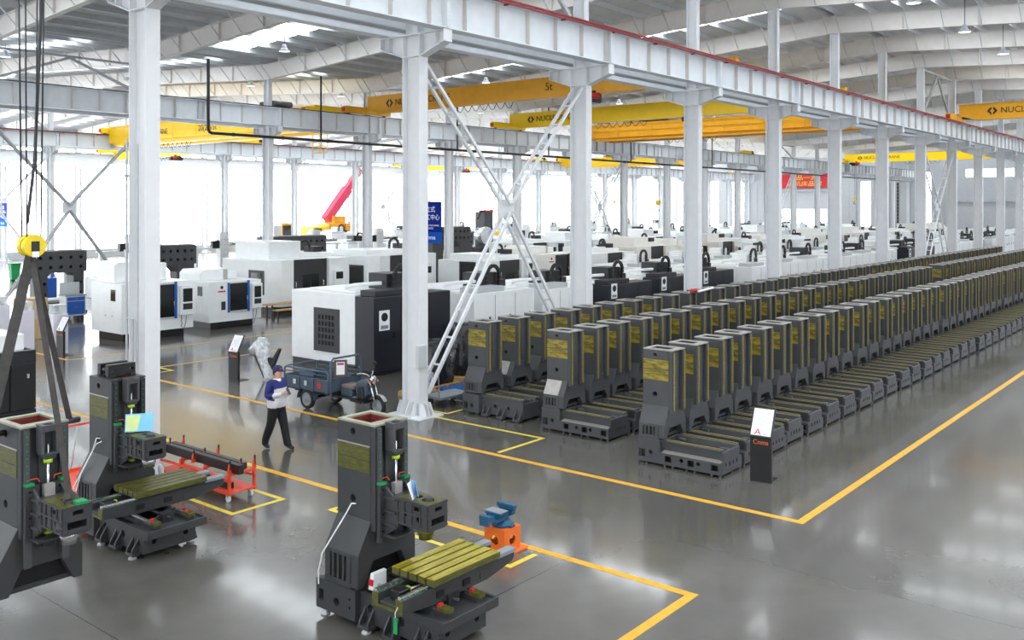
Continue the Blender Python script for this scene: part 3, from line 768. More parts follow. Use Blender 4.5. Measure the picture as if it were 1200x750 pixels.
padme = MB().box(-.266, -.255, .305, .875, 1.64, 1.835).box(-.266, -.255, .305, .875, 1.85, 2.04).mesh('scraped_pad', M_OLIVE)
padme2 = MB().box(.255, .266, .305, .875, 1.64, 1.835).box(.255, .266, .305, .875, 1.85, 2.04).mesh('scraped_pad', M_OLIVE)
crail = MB().box(-.017, .017, .2, .226, 1.06, 2.2).mesh('column_way', M_STRIP)
brail = MB().box(-.016, .016, -.86, .3, .5, .522).mesh('bed_way', M_STRIP)
slopeme = MB().prism([(-.418, .82), (-.268, 1.125), (-.276, 1.131), (-.427, .826)], 'y', .45, .86).mesh('slope_plate', M_MACH)
ledgeme = MB().prism([(-.436, .276), (-.29, .312), (-.291, .318), (-.437, .282)], 'y', -.88, .36).mesh('machined_ledge', M_MACH)  # pale strip along the top of the side ledge
def casting(label, group, bed, pads):
    t = thing('machine_casting', label, 'casting', (0,0,0), 0, group)
    obj('bed', bed, t); obj('column', colme, t); obj('top_rim', rimme, t)
    if pads: obj('scraped_pad', padme, t); obj('scraped_pad', padme2, t)
    for s in (-1, 1):
        r = obj('column_way', crail, t); r.location.x = s*.205
        b = obj('bed_way', brail, t); b.location.x = s*(BW-.12 if bed is bedA else BW-.2)
    return t
lab1 = 'grey machine casting with upright column and yellow ways, in the row beside the aisle line'
lab2 = 'grey machine casting with upright column and yellow ways, in the middle of the three rows'
lab3 = 'grey machine casting with upright column, in the row next to the white steel columns'
lab2n = 'grey machine casting with bare column sides, in the middle of the three rows'
lab3n = 'grey machine casting with bare column sides, in the row next to the white steel columns'
rnd = random.Random(3)
protos = {}
def place_casting(key, x, y, label, group, bed, pads):
    if key not in protos: protos[key] = (bed, pads)
    o = casting(label, group, bed, pads)
    o.location = (x+rnd.uniform(-.02, .02), y+rnd.uniform(-.03, .03), 0)
    return o
x = 16.29; k = 0
while x < 62:
    o = place_casting('a', x, 8.82, lab1, 'castings of the aisle row', bedA, True)
    if k == 0: o['label'] = 'first casting of the aisle row, light side ledge, beside the black info stand'; o['group'] = 'first castings of the rows'
    if k in (13, 14, 15, 16): obj('slope_plate', slopeme, o); o['label'] = 'grey machine casting with bright sloped foot plate, in the row beside the aisle line'; o['group'] = 'bright-plated castings of the aisle row'
    if k == 0: obj('machined_ledge', ledgeme, o)
    x += [1.0, 1.05, 1.05, 1.07][k] if k < 4 else 1.1; k += 1
x = 17.22; k = 0
while x < 72:
    bare = 37.2 < x < 46; 
    if 46 <= x < 47.4: x = 47.8
    o = place_casting('an' if bare else 'a2', x, 11.95, lab2n if bare else lab2, 'bare castings of the middle row' if bare else 'castings of the middle row', bedA, not bare)
    if k == 0: o['label'] = 'first casting of the middle row, with bright machined ledge and sloped plate'; o['group'] = 'first castings of the rows'
    if k == 0: obj('slope_plate', slopeme, o); obj('machined_ledge', ledgeme, o)
    x += 1.02 if k < 4 else 1.1; k += 1
x = 17.38; k = 0
while x < 72.5:
    bare = x > 56 or 26 < x < 45
    o = place_casting('bn' if bare else 'b', x, 14.45, lab3n if bare else lab3, 'bare castings of the back row' if bare else 'castings of the back row', bedB, not bare)
    if k == 0: o['label'] = 'first casting of the back row, gusseted feet, beside the blue pallet'; o['group'] = 'first castings of the rows'
    if k == 1: obj('slope_plate', slopeme, o); o['label'] = 'back-row casting with bright sloped foot plate next to the first one'; o['group'] = 'first castings of the rows'
    x += 1.1; k += 1

# ================================================================ assembled vertical machining centres in the foreground
def sheets(parent, c, rz, mats_, s=.2):
    for i, (mm, a) in enumerate(mats_):
        o = MB().box(-s*.36, s*.36, -.002, .002, 0, s).build('paper_sheet', mm, parent)
        o.location = (c[0]+i*.035, c[1]+i*.02, c[2]); o.rotation_euler = (math.radians(-20+a), math.radians(a), rz+i*.35)
def spindle_head(t, y0, z, dark, sheet=None):
    """head carried on the column ways; y0: column face, z: top of the head box"""
    mc = M_CASTD
    m = MB()   # carriage plate on the ways with bolt holes
    m.plate('y', y0-.14, y0-.08, -.25, -.09, z-.52, z+.12, [('c', x, zz, .016) for x in (-.2, -.14) for zz in (z-.44, z-.34, z-.24, z-.02, z+.06)])
    m.plate('y', y0-.14, y0-.08, .09, .25, z-.52, z+.12, [('c', x, zz, .016) for x in (.14, .2) for zz in (z-.44, z-.34, z-.24, z-.02, z+.06)])
    m.box(-.09, .09, y0-.14, y0-.08, z-.52, z-.02)
    for s in (-1, 1):   # neck webs
        m.prism([(y0-.14, z-.5), (y0-.36, z-.36), (y0-.36, z), (y0-.28, z+.0), (y0-.14, z+.1)], 'x', s*.16-.015, s*.16+.015)
    for zz in (z-.5, z-.36, z-.2, z-.04): m.box(-.2, .2, y0-.34, y0-.12, zz, zz+.025)
    # head box with ribs and windows
    ya, yb = y0-.86, y0-.34
    for s in (-1, 1):
        a, b = (-.16, -.13) if s < 0 else (.13, .16)
        m.plate('x', a, b, ya, yb, z-.3, z, [('c', yb-.13, z-.16, .035), ('c', ya+.17, z-.2, .035), ('r', ya+.14, ya+.24, z-.1, z-.05)])
        for y in (ya+.02, ya+.13, ya+.27, ya+.4): m.box(s*.16 if s > 0 else -.175, .175 if s > 0 else -.16, y-.01, y+.01, z-.3, z)
        for zz in (z-.3, z-.16, z-.02): m.box(s*.16 if s > 0 else -.175, .175 if s > 0 else -.16, ya, yb, zz, zz+.02)
    m.plate('y', ya, ya+.03, -.16, .16, z-.3, z, [('r', -.11, .11, z-.25, z-.17), ('r', -.05, .07, z-.1, z-.05)])
    m.box(-.15, .15, yb-.03, yb, z-.3, z).box(-.15, .15, ya+.01, yb, z-.32, z-.29)
    m.plate('z', z-.02, z, -.16, .16, ya, yb, [('c', 0, ya+.16, .075), ('c', .02, ya+.33, .05)])
    h = m.build('spindle_head', mc, t, .004)
    MB().plate('z', z, z+.004, -.155, .155, ya+.005, yb-.005, [('c', 0, ya+.16, .075), ('c', .02, ya+.33, .05)]).build('head_top_face', M_OLIVED, h)
    MB().lathe([(0, z-.32), (.1, z-.32), (.1, z-.4), (.085, z-.41), (.085, z-.46), (0, z-.46)], (0, ya+.2, 0), 20).build('spindle_nose', M_STEEL if dark else M_OLIVED, h)
    MB().cyl((.0, ya+.16, z-.1), (0, ya+.16, z+.035), .055, n=16).build('spindle_motor_seat', M_BLACK, h)
    for s in (-1, 1): MB().box(s*.2-.05, s*.2+.05, y0-.15, y0-.06, z+.12, z+.15).build('wiper_block', M_GREENP, h)
    MB().tube([(-.22, y0-.1, z+.15), (-.2, y0-.1, z+.19), (-.1, y0-.1, z+.19), (-.08, y0-.12, z+.15)], .006, 5).tube([(.22, y0-.1, z+.15), (.2, y0-.1, z+.19), (.1, y0-.1, z+.19), (.08, y0-.12, z+.15)], .006, 5).build('oil_line', M_ORRED, h)
    MB().box(-.06, .06, y0-.2, y0-.13, z-.02, z+.12).build('oil_distributor', M_MACH, h)
    return h
def vmc_column(t, oy=0., z0=0., mats=None, pad=M_OLIVED, motor=True, top_blocks=False):
    """tall column with guideways, ball screw and flared vented foot; local to t"""
    c = obj('column', casting_column_mesh('column', .275, .25, .86, 2.42, 1.25, .88, .46, .48, mats=[M_CASTD, M_DARK]), t)
    m = MB(); m.plate('z', 2.4, 2.422, -.275, .275, .175, .86, [('r', -.2, .2, .33, .785)]); m.build('top_rim', M_RIMG if not top_blocks else M_CASTD, c)
    ins = MB().plate('z', 2.1, 2.398, -.204, .204, .322, .788, [('r', -.197, .197, .33, .78)]); ins.build('inner_wall', M_REDIN, c)
    for s in (-1, 1):
        a = MB().box(s*.275-.006, s*.275+.006, .27, .85, 1.82, 1.965).box(s*.275-.006, s*.275+.006, .27, .85, 1.975, 2.14); a.build('scraped_pad', pad, c)
        MB().box(s*.275-.007, s*.275+.007, .265, .855, 2.14, 2.155).build('pad_edge', M_MACH, c)
        MB().box(s*.215-.03, s*.215+.03, .145, .176, 1.0, 2.38).build('column_way', M_CAST if not top_blocks else M_CHAR, c)
        b = MB()
        for k in range(16): b.cyl((s*.215, .146, 1.05+k*.084), (s*.215, .14, 1.05+k*.084), .009, n=6)
        b.build('way_bolt', M_GREENP, c, kind='stuff')
    MB().cyl((0, .1, 1.15), (0, .1, 2.2), .016, n=10).build('ball_screw', M_STEEL, c)
    bb = MB().plate('z', 2.36, 2.43, -.1, .1, .02, .2, [('c', 0, .1, .06)]).box(-.1, -.065, .03, .19, 2.1, 2.36).box(.065, .1, .03, .19, 2.1, 2.36).box(-.08, .08, .16, .2, 2.1, 2.4)
    bb.frus((-.06, .06, .05, .16), (-.1, .1, .03, .19), 2.03, 2.1); bb.build('motor_bracket', M_CAST, c, .006)
    MB().cyl((0, .1, 1.985), (0, .1, 2.03), .05, n=14).build('screw_collar', M_LIME, c)
    MB().box(-.07, .07, .04, .17, 1.02, 1.16).build('lower_bearing', M_CHAR, c, .01)
    MB().cyl((0, .1, 1.16), (0, .1, 1.2), .05, n=14).build('screw_collar', M_LIME, c)
    if top_blocks:
        for y in (.62, .38):
            b = MB().plate('y', y, y+.09, -.22, .22, 2.44, 2.62, [('c', -.16, 2.53, .03), ('c', .16, 2.53, .03)]).box(-.2, -.12, y-.05, y+.12, 2.42, 2.46).box(.12, .2, y-.05, y+.12, 2.42, 2.46)
            b.build('top_clamp_block', M_BLACK, c, .005)
    return c
def vmc_base(t, yf):
    """bed under saddle; yf: front end of the deck"""
    m = MB(); wb = .5
    for s in (-1, 1):
        a, b = (-wb, -wb+.05) if s < 0 else (wb-.05, wb)
        m.plate('x', a, b, .3, 1.0, .1, .46, [('r', .86, .96, .2, .34), ('c', .62, .25, .05), ('c', .38, .34, .018), ('c', .38, .24, .018)])
        a, b = (-wb+.09, -wb+.14) if s < 0 else (wb-.14, wb-.09)
        m.plate('x', a, b, -1.0, .3, .1, .44, [('c', .1, .27, .055), ('c', -.42, .27, .055), ('c', -.85, .24, .05)])
        for y in (.12, -.3, -.78):
            m.box(min(s*.4, s*.52), max(s*.4, s*.52), y-.1, y+.1, .06, .1)
            for d in (-.07, .07): m.prism([(s*.4, .1), (s*.52, .1), (s*.51, .15), (s*.41, .3)], 'y', y+d-.014, y+d+.014)
    m.box(-wb, wb, .95, 1.0, .1, .46).box(-wb, wb, .28, .33, .1, .46).box(-wb+.05, wb-.05, .3, 1.0, .42, .46)
    m.plate('y', -1.0, -.94, -wb+.14, wb-.14, .1, .36, [('c', .25, .25, .04), ('c', -.25, .25, .04)])
    m.prism([(-wb+.06, .36), (wb-.06, .36), (wb-.06, .45), (-wb+.06, .45)], 'y', yf, -.62)             # overhanging deck
    m.box(-wb+.03, wb-.03, yf, yf+.03, .36, .47).box(-wb+.03, -wb+.07, yf, -.62, .36, .47).box(wb-.07, wb-.03, yf, -.62, .36, .47)
    m.prism([(-1.0, .3), (yf, .36), (yf, .37), (-.7, .37)], 'x', -wb+.06, wb-.06)
    for s in (-1, 1): m.box(s*.27-.05, s*.27+.05, yf+.1, .3, .43, .5)
    m.mi = 1; m.box(-.38, .38, -.92, .28, .14, .36); m.box(-.42, .42, .34, .94, .14, .4); m.mi = 0
    b = m.build('bed', [M_CASTD, M_DARK], t, .006)
    for s in (-1, 1):
        MB().box(s*.27-.02, s*.27+.02, yf+.1, .25, .5, .53).build('bed_way', M_STEEL, b)
        MB().box(s*.27-.05, s*.27+.05, yf+.08, yf+.22, .5, .55).build('way_cap', M_OLIVED, b)
        MB().box(s*.27-.03, s*.27+.03, yf+.22, yf+.26, .5, .57).build('stop_block', M_RED, b)
    MB().cyl((0, yf+.2, .52), (0, .2, .52), .02, n=8).box(-.09, .09, yf+.28, yf+.42, .45, .58).build('feed_screw', M_CHAR, b)
    cb = MB()
    for k in range(4): cb.tube([(-.22+k*.1, yf+.35, .5), (-.15+k*.08, yf+.3, .56), (-.05+k*.07, yf+.36, .54), (.05+k*.05, yf+.42, .58)], .012, 5)
    cb.build('cable_bundle', M_BLACK, b)
    for x, y in ((-.42, .92), (.42, .92), (-.46, .12), (.46, .12), (-.46, -.78), (.46, -.78)):
        MB().lathe([(0, 0), (.06, 0), (.06, .02), (.03, .045), (.02, .1), (0, .1)], (x, y, 0), 12).build('levelling_foot', M_GREYST, b)
    return b
def vmc_saddle(t, y0, x0, x1, tx0, tx1, tab, shift=0.):
    """saddle across the bed and T-slot table on it; y0..y0+.48 saddle depth"""
    y1 = y0+.48; m = MB()
    pr = [(x0, .62), (x0+.05, .58), (x0+.45, .54), (x1-.5, .54), (x1-.05, .62), (x1, .66), (x1, .74), (x0, .74)]
    for a, b in ((y0, y0+.1), (y1-.1, y1)): m.prism(pr, 'y', a, b)
    m.box(x0+.02, x1-.02, y0+.1, y1-.1, .6, .65).box(-.36, .36, y0+.02, y1-.02, .53, .6)
    for x in (-.1, .55, ): m.box(x-.06, x+.06, y0-.012, y0, .59, .66)
    s = m.build('saddle', M_CASTD, t, .006)
    for y in (y0+.05, y1-.05): MB().box(x0+.01, x1-.01, y-.02, y+.02, .74, .772).build('saddle_way', M_STEEL, s)
    b = MB()
    for k in range(22):
        for y in (y0+.05, y1-.05): b.cyl((x0+.05+k*.088, y-.031, .74), (x0+.05+k*.088, y-.031, .75), .01, n=6)
    b.build('way_bolt', M_GREENP, s, kind='stuff')
    MB().box(x0, x0+.012, y0, y0+.1, .58, .74).box(x0-.001, x0+.012, y1-.1, y1, .58, .74).box(x0, x0+.014, y0+.1, y1-.1, .585, .62).build('end_face', M_OLIVED, s)
    MB().cyl((x0+.2, (y0+y1)/2, .7), (x1-.1, (y0+y1)/2, .7), .018, n=8).build('table_screw', M_STEEL, s)
    MB().box(x0+.12, x0+.3, (y0+y1)/2-.08, (y0+y1)/2+.08, .65, .76).build('screw_bearing', M_BLACK, s, .01)
    MB().cyl((x0+.3, (y0+y1)/2, .7), (x0+.34, (y0+y1)/2, .7), .055, n=14).build('screw_collar', M_LIME, s)
    for x in (-.2, .25): MB().box(x-.06, x+.06, y0-.016, y0-.0, .6, .67).build('pocket_shade', M_DARK, s)  # proud dark boxes painting the shade of pockets
    MB().box(x1-.35, x1, y0-.03, y0+.1, .74, .79).box(x1-.3, x1-.02, y1-.12, y1, .74, .79).build('way_cover', M_GREY, s, .005)
    # table: bars between real T-slots
    ty0, ty1 = y0-.1+shift, y0+.58+shift; n = 5; g = .028; w_ = (ty1-ty0-g*(n-1))/n
    tb = MB()
    for k in range(n): tb.box(tx0, tx1, ty0+k*(w_+g), ty0+k*(w_+g)+w_, .79, .866)
    MB().box(tx0+.003, tx1-.003, ty0+.01, ty1-.01, .785, .825).build('slot_shade_floor', M_DARK, t)  # floor coloured dark to paint the shade in the T-slots
    tbo = tb.build('table', M_OLIVED, t, .003)
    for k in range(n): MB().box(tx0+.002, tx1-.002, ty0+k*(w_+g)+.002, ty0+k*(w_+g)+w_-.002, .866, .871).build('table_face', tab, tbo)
    MB().box(tx0+.02, tx1-.02, ty0+.02, ty1-.02, .77, .79).build('table_skirt', M_CHAR, tbo)
    hb = MB()
    for x in (tx0+.25, tx0+.55, tx0+.85):
        for k in range(n): hb.cyl((x, ty0+k*(w_+g)+w_*.5, .868), (x, ty0+k*(w_+g)+w_*.5, .8712), .009, n=8)
    hb.build('lifting_hole_shade', M_DARK, tbo, kind='stuff')  # flat dark discs painting the shade of the holes
    return s
def airhose(t, pts, r=.009): MB().tube(pts, r, 6).build('white_hose', M_PAPER, t)

t = thing('machining_centre', 'half-assembled dark grey machining centre with bright yellow slotted table, beside the orange vise block', 'machine', (7.92, 8.2, 0))
vmc_base(t, -1.15); vmc_column(t); spindle_head(t, .25, 1.58, False)
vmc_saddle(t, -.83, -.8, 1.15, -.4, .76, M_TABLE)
airhose(t, [(-.29, .5, 1.42), (-.32, .55, 1.42), (-.36, .6, 1.3), (-.45, .72, 1.05), (-.53, .85, .8), (-.53, .92, .55), (-.52, .93, .4)])
MB().box(-.9, -.896, -.86, -.8, .42, .6).build('green_tag', M_GREENP, t)
MB().tube([(-.86, -.83, .7), (-.9, -.83, .65), (-.898, -.83, .6)], .004, 4).build('tag_string', M_PAPER, t)
sh = [(M_PAPER, 0), (mat('sheet_blue', (70, 130, 210), .5), 15), (mat('sheet_cyan', (150, 205, 235), .5), 8)]
pg = thing('document_sheets', 'white and blue paper sheets stuck upright on the spindle head beside the yellow-table machine column', 'papers', (7.88, 7.9, 1.6))
sheets(pg, (-.06, -.02, 0), .5, sh, .2)
pb = thing('white_packet', 'crumpled white packet with red print lying on the machine bed', 'packet', (7.68, 8.36, .462))
MB().frus((-.12, .1, -.05, .05), (-.1, .12, -.03, .03), 0, .2).build('bag', M_PAPER, pb, .01); MB().box(-.125, -.1, -.035, .03, .06, .13).build('print', M_TXTR, pb)

t = thing('machining_centre', 'dark grey machining centre with dull olive table and top clamp blocks beside red trolley', 'machine', (7.36, 13.45, 0))
vmc_base(t, -1.22); vmc_column(t, top_blocks=True); spindle_head(t, .25, 1.62, True)
vmc_saddle(t, -.52, -.78, 1.22, -.3, .85, M_OLIVED)
airhose(t, [(-.29, .5, 1.5), (-.32, .55, 1.5), (-.36, .6, 1.3), (-.46, .72, 1.0), (-.54, .82, .75), (-.53, .85, .5)])
airhose(t, [(-.29, .45, 1.46), (-.34, .52, 1.42), (-.4, .62, 1.2), (-.48, .72, .95), (-.54, .75, .7)], .008)
pg = thing('document_sheet', 'light blue printed sheet leaning on the spindle head of the olive-table machine', 'papers', (7.36, 13.33, 1.645))
q = MB().box(-.2, .2, -.003, .003, 0, .27).build('sheet', mat('sheet_sky', (120, 196, 238), .45, var=.1), pg); q.rotation_euler = (math.radians(-22), 0, math.radians(-35))
q2 = MB().prism([(-.185, .015), (-.02, .015), (.02, .25), (-.185, .25)], 'y', -.0045, -.0035).build('print', mat('sheet_pale_green', (206, 222, 150), .5), q)

# hanging column unit lifted by straps
t = thing('hoisted_machine_unit', 'machine column with spindle head hanging from black slings and a yellow hook block', 'machine', (4.98, 10.95, .1))
vmc_column(t); spindle_head(t, .25, 1.62, True)
for s in (-1, 1): MB().box(s*.215-.04, s*.215+.04, .12, .15, .8, 1.2).build('way_end', M_CAST, t)
rb = MB().cyl((.2, .62, 2.3), (.62, .62, 2.3), .035, n=12).cyl((-.62, .62, 2.3), (-.2, .62, 2.3), .035, n=12); rb.build('lifting_bar', M_CHAR, t)
MB().box(.0, .12, -.62, -.5, 1.625, 1.66).build('green_cap', M_GREENP, t)
# slings: flat webbing bands from the hook to the lifting bars and round the head
sl = thing('lifting_sling', 'black webbing slings carrying the hoisted machine column', 'sling', (4.98, 10.95, .1))
hk = (-.08, .35, 4.42)
def band(p0, p1, w_=.07, th=.015):
    MB().bar(p0, p1, w_, th, (.42, .9, .1)).build('webbing', M_STRAP, sl)
for p in ((.5, .62, 2.3), (-.5, .62, 2.3), (.05, -.3, 1.72), (-.75, .3, 1.6)):
    band(hk, p, .115 if p[0] < -.6 else .068)
band((.05, -.3, 1.72), (-.2, -.6, 1.4)); band((.05, -.3, 1.72), (.17, -.58, 1.5), .06)
hb = thing('hook_block', 'yellow double-sheave hook block holding the slings', 'hook block', (4.9, 11.3, 4.46))
for d in (-.1, .1):
    o = MB().cyl((0, -.06, .22), (0, .06, .22), .2, n=28).build('sheave_cover', M_HOOKY, hb, .012); o.location = (0, d, 0)
lb = MB().box(-.07, .07, -.172, -.166, .12, .3).build('label_plate', M_BLACK, hb); MB().box(-.06, .06, -.175, -.171, .02, .12).build('white_label', M_PAPER, hb)
MB().cyl((0, 0, -.12), (0, 0, .05), .045, n=10).tube([(0, 0, -.05), (0, 0, -.12), (.1, 0, -.2), (.08, 0, -.3), (0, 0, -.34), (-.09, 0, -.28)], .03, 8).build('hook', M_BLACK, hb)
for i, (dx, dy) in enumerate(((-.12, -.1), (.12, -.1), (-.12, .1), (.12, .1))):
    MB().cyl((dx, dy, .25), (dx*1.6, dy*1.6, 8.6), .015, n=6).build('wire_rope', M_CHAR, hb)
pc = MB().tube([(0.5, .75, 8.6), (.5, .75, 4.5), (.32, .6, 1.8), (.1, .4, .6)], .03, 6).build('pendant_cable', M_CHAR, hb)
hb.scale = (.66, .66, .66)
crane(4.94, -8.0, 15.15, 'yellow crane above the hoisted machine column', cap=None, trolley=(11.3+8)/23.15)
# ================================================================ white machine tools in the second bay
def chain_arch(m, c, r, w, h, ax='x'):
    """cable chain: arch of links; c centre of the arch, legs h long"""
    pts = [(-r, -h), (-r, 0)] + [(-r*math.cos(math.pi*k/8), r*math.sin(math.pi*k/8)) for k in range(1, 8)] + [(r, 0), (r, -h)]
    for i in range(len(pts)-1):
        (u0, v0), (u1, v1) = pts[i], pts[i+1]; n = max(1, round(math.hypot(u1-u0, v1-v0)/.16))
        for k in range(n):
            a, b = k/n+.04/n, (k+1)/n-.04/n
            P = lambda s: (c[0]+u0+(u1-u0)*s, c[1], c[2]+v0+(v1-v0)*s) if ax == 'x' else (c[0], c[1]+u0+(u1-u0)*s, c[2]+v0+(v1-v0)*s)
            m.bar(P(a), P(b), w, .085, (0, 1, 0) if ax == 'x' else (1, 0, 0))
def machine_rear(x, y, label, rear=M_NAVY, H=2.4, W=3.3, grille=True, group=None, plate=True, arch=True, D=3.9, Hr=None):
    """machining centre seen from its back: rear cabinet towards -Y, enclosure behind it"""
    t = thing('machine_tool', label, 'machine', (x, y, 0), 0, group); Hr = Hr or H-.05
    MB().box(.03, W-.03, .06, D-.03, 0, .26).build('plinth', M_NAVY, t)
    b = MB().box(0, W, .85, D, .24, H); b.box(.3, W-.4, 1.2, D-.5, H, H+.06)
    b.build('enclosure', M_MWHITE, t, .025, 2)
    r = MB().box(0, W, 0, .85, .12, Hr); rc = r.build('rear_cabinet', rear, t, .02, 2)
    st = MB().box(.15, 1.75, .12, .78, Hr, Hr+.18); st.build('roof_box', M_CHAR if rear is M_NAVY else M_MGREY, t, .015)
    for k in range(1, 3):
        xx = W*k/3; MB().box(xx-.006, xx+.006, -.004, .02, .2, Hr-.1).build('door_seam', M_DARK, rc)
    for k in range(3): MB().box(W*k/3+.78, W*k/3+.84, -.03, .01, 1.1, 1.28).build('latch', M_BLACK, rc)
    if grille:
        gy0, gy1, gz0, gz1 = 1.55, 2.75, .55, 1.9
        MB().plate('x', -.03, .005, gy0, gy1, gz0, gz1, [('r', gy0+.22+i*.16, gy0+.33+i*.16, gz0+.2+j*.2, gz0+.34+j*.2) for i in range(5) for j in range(5)]).build('grille_door', M_CHAR, t)
        MB().box(-.012, -.004, gy0+.15, gy1-.15, gz0+.1, gz1-.1).build('grille_back', M_DARK, t)
    if plate:
        MB().box(.2, .62, -.012, .0, 1.35, 1.95).build('rating_plate', M_PAPER, rc)
        MB().cyl((.41, -.018, 1.75), (.41, -.01, 1.75), .13, n=18).build('logo_disc', M_BLACK, rc)
        MB().box(.26, .56, -.016, -.01, 1.4, 1.5).build('plate_print', M_GREY, rc)
    if arch:
        cb = MB().box(1.35, 2.25, .9, 1.75, H, H+.55); cb.build('ram_cover', M_CHAR if rear is M_NAVY or D > 3.5 and int(x) % 2 else M_MWHITE, t, .02)
        m = MB(); chain_arch(m, (1.9, .78, Hr+.5), .34, .12, .45); m.build('cable_chain', M_BLACK, t)
        MB().cyl((2.5, 1.2, H), (2.5, 1.2, H+.5), .17, n=14).box(2.3, 2.8, .95, 1.5, H, H+.25).build('axis_motor', M_BLACK, t, .01)
        MB().box(2.45, 2.55, .98, 1.06, H+.25, H+.32).build('red_cap', M_RED, t)
    MB().tube([(.5, 1.9, H+.02), (.5, 1.8, H+.16), (.55, 1.5, H+.22), (.9, 1.2, H+.25), (1.3, 1.1, H+.25)], .06, 8).build('duct', M_PAPER, t)
    return t
def machine_front(x, y, label, W=2.7, D=2.7, H=1.95, door=M_BLUE, style=0, group=None, body=M_MWHITE, Hu=None):
    """enclosed machining centre with its door side towards -Y"""
    t = thing('machine_tool', label, 'machine', (x, y, 0), 0, group)
    MB().box(.2, W-.25, .25, D-.2, 0, .32).build('plinth', M_BLACK, t, .01)
    d0, d1 = W*.36, W*.74                         # door opening
    z0, z1 = H*.34, H*.97
    b = MB()
    b.plate('y', 0, .06, 0, W, .3, H, [('r', d0, d1, z0, z1)])
    b.box(0, .06, .06, D, .3, H).box(W-.06, W, .06, D, .3, H).box(0, W, D-.06, D, .3, H).box(.06, W-.06, .06, D-.06, H-.05, H)
    b.prism([(.12, .3), (W-.1, .3), (W, .34), (0, .34)], 'y', .02, D-.05)
    e = b.build('enclosure', body, t, .02, 2)
    MB().box(.2, W-.2, .2, D-.2, .4, .45).box(.25, W-.25, D*.55, D*.58, .4, H-.1).build('interior', M_GLASSD, t)
    dr = MB().plate('y', -.03, .02, d0-.02, d1+.02, z0-.02, z1+.01, [('r', d0+.05, d1-.05, z0+.05, z1-.04)]).build('door', M_MGREY if door is M_BLUE else M_CHAR, t)
    MB().box(d0+.05, d1-.05, -.012, .004, z0+.05, z1-.04).build('door_window', M_GLASSD, dr)
    MB().box(d0-.05, d0+.03, -.05, -.0, z0, z1).build('door_edge', door, dr); MB().box(d1-.06, d1+.04, -.06, 0, z0-.02, z1+.05).build('door_edge', door, dr)
    MB().tube([(d1-.1, -.03, z0+.35), (d1-.1, -.09, z0+.38), (d1-.1, -.09, z0+.62), (d1-.1, -.03, z0+.65)], .015, 6).build('door_handle', M_STEEL, dr)
    # control panel
    cp = MB().box(W*.79, W*.985, -.16, -.0, H*.38, H*.92).build('control_cabinet', body, t, .015)
    MB().box(W*.82, W*.955, -.168, -.158, H*.62, H*.86).build('screen', M_GLASSD, cp); MB().box(W*.82, W*.955, -.17, -.158, H*.48, H*.59).build('key_panel', M_CHAR, cp)
    hs = MB()
    hs.tube([(W*.8+.18*0+.02*math.sin(k*1.9), -.14+.02*math.cos(k*1.9), H*.42-k*.05) for k in range(12)], .014, 5); hs.tube([(W*.88, -.1, H*.36), (W*.86, -.14, .5), (W*.82, -.12, .15), (W*.78, -.06, .05)], .012, 5)
    hs.build('coiled_hose', M_BLACK, t)
    MB().box(-.012, .0, D*.2, D*.2+.34, H*.7, H*.9).build('side_window', M_GLASSD, e); 
    for k in range(2): MB().box(-.008, .0, D*.25+k*.45, D*.25+k*.45+.4, .75, 1.15).build('side_hatch', body, e); MB().box(-.02, -.006, D*.25+k*.5+.1, D*.25+k*.5+.13, .9, .98).build('hatch_knob', M_STEEL, e)
    Hu = Hu or H+.45
    tp = MB().prism([(.15, H), (W*.5, H), (W*.5, Hu), (.3, Hu), (.15, Hu-.15)], 'y', D*.35, D-.1); tp.build('roof_cover', body, t, .03, 2)
    MB().box(W*.5+.02, W*.62, D*.4, D-.15, H, Hu-.02).build('roof_louvre', M_MACH, t, .02); MB().box(W*.62, W*.8, D*.4, D-.2, H, Hu-.12).build('roof_motor_box', body, t, .03)
    lb = MB().box(W*.16, W*.3, -.006, .0, H*.78, H*.81).build('brand_strip', M_TXTR, e)
    MB().cyl((W*.23, -.008, H*.88), (W*.23, 0, H*.88), .07, n=14).build('brand_mark', M_BLACK, e); MB().box(W*.22, W*.3, -.008, 0, H*.4, H*.58).build('warning_plate', M_CHAR, e)
    return t
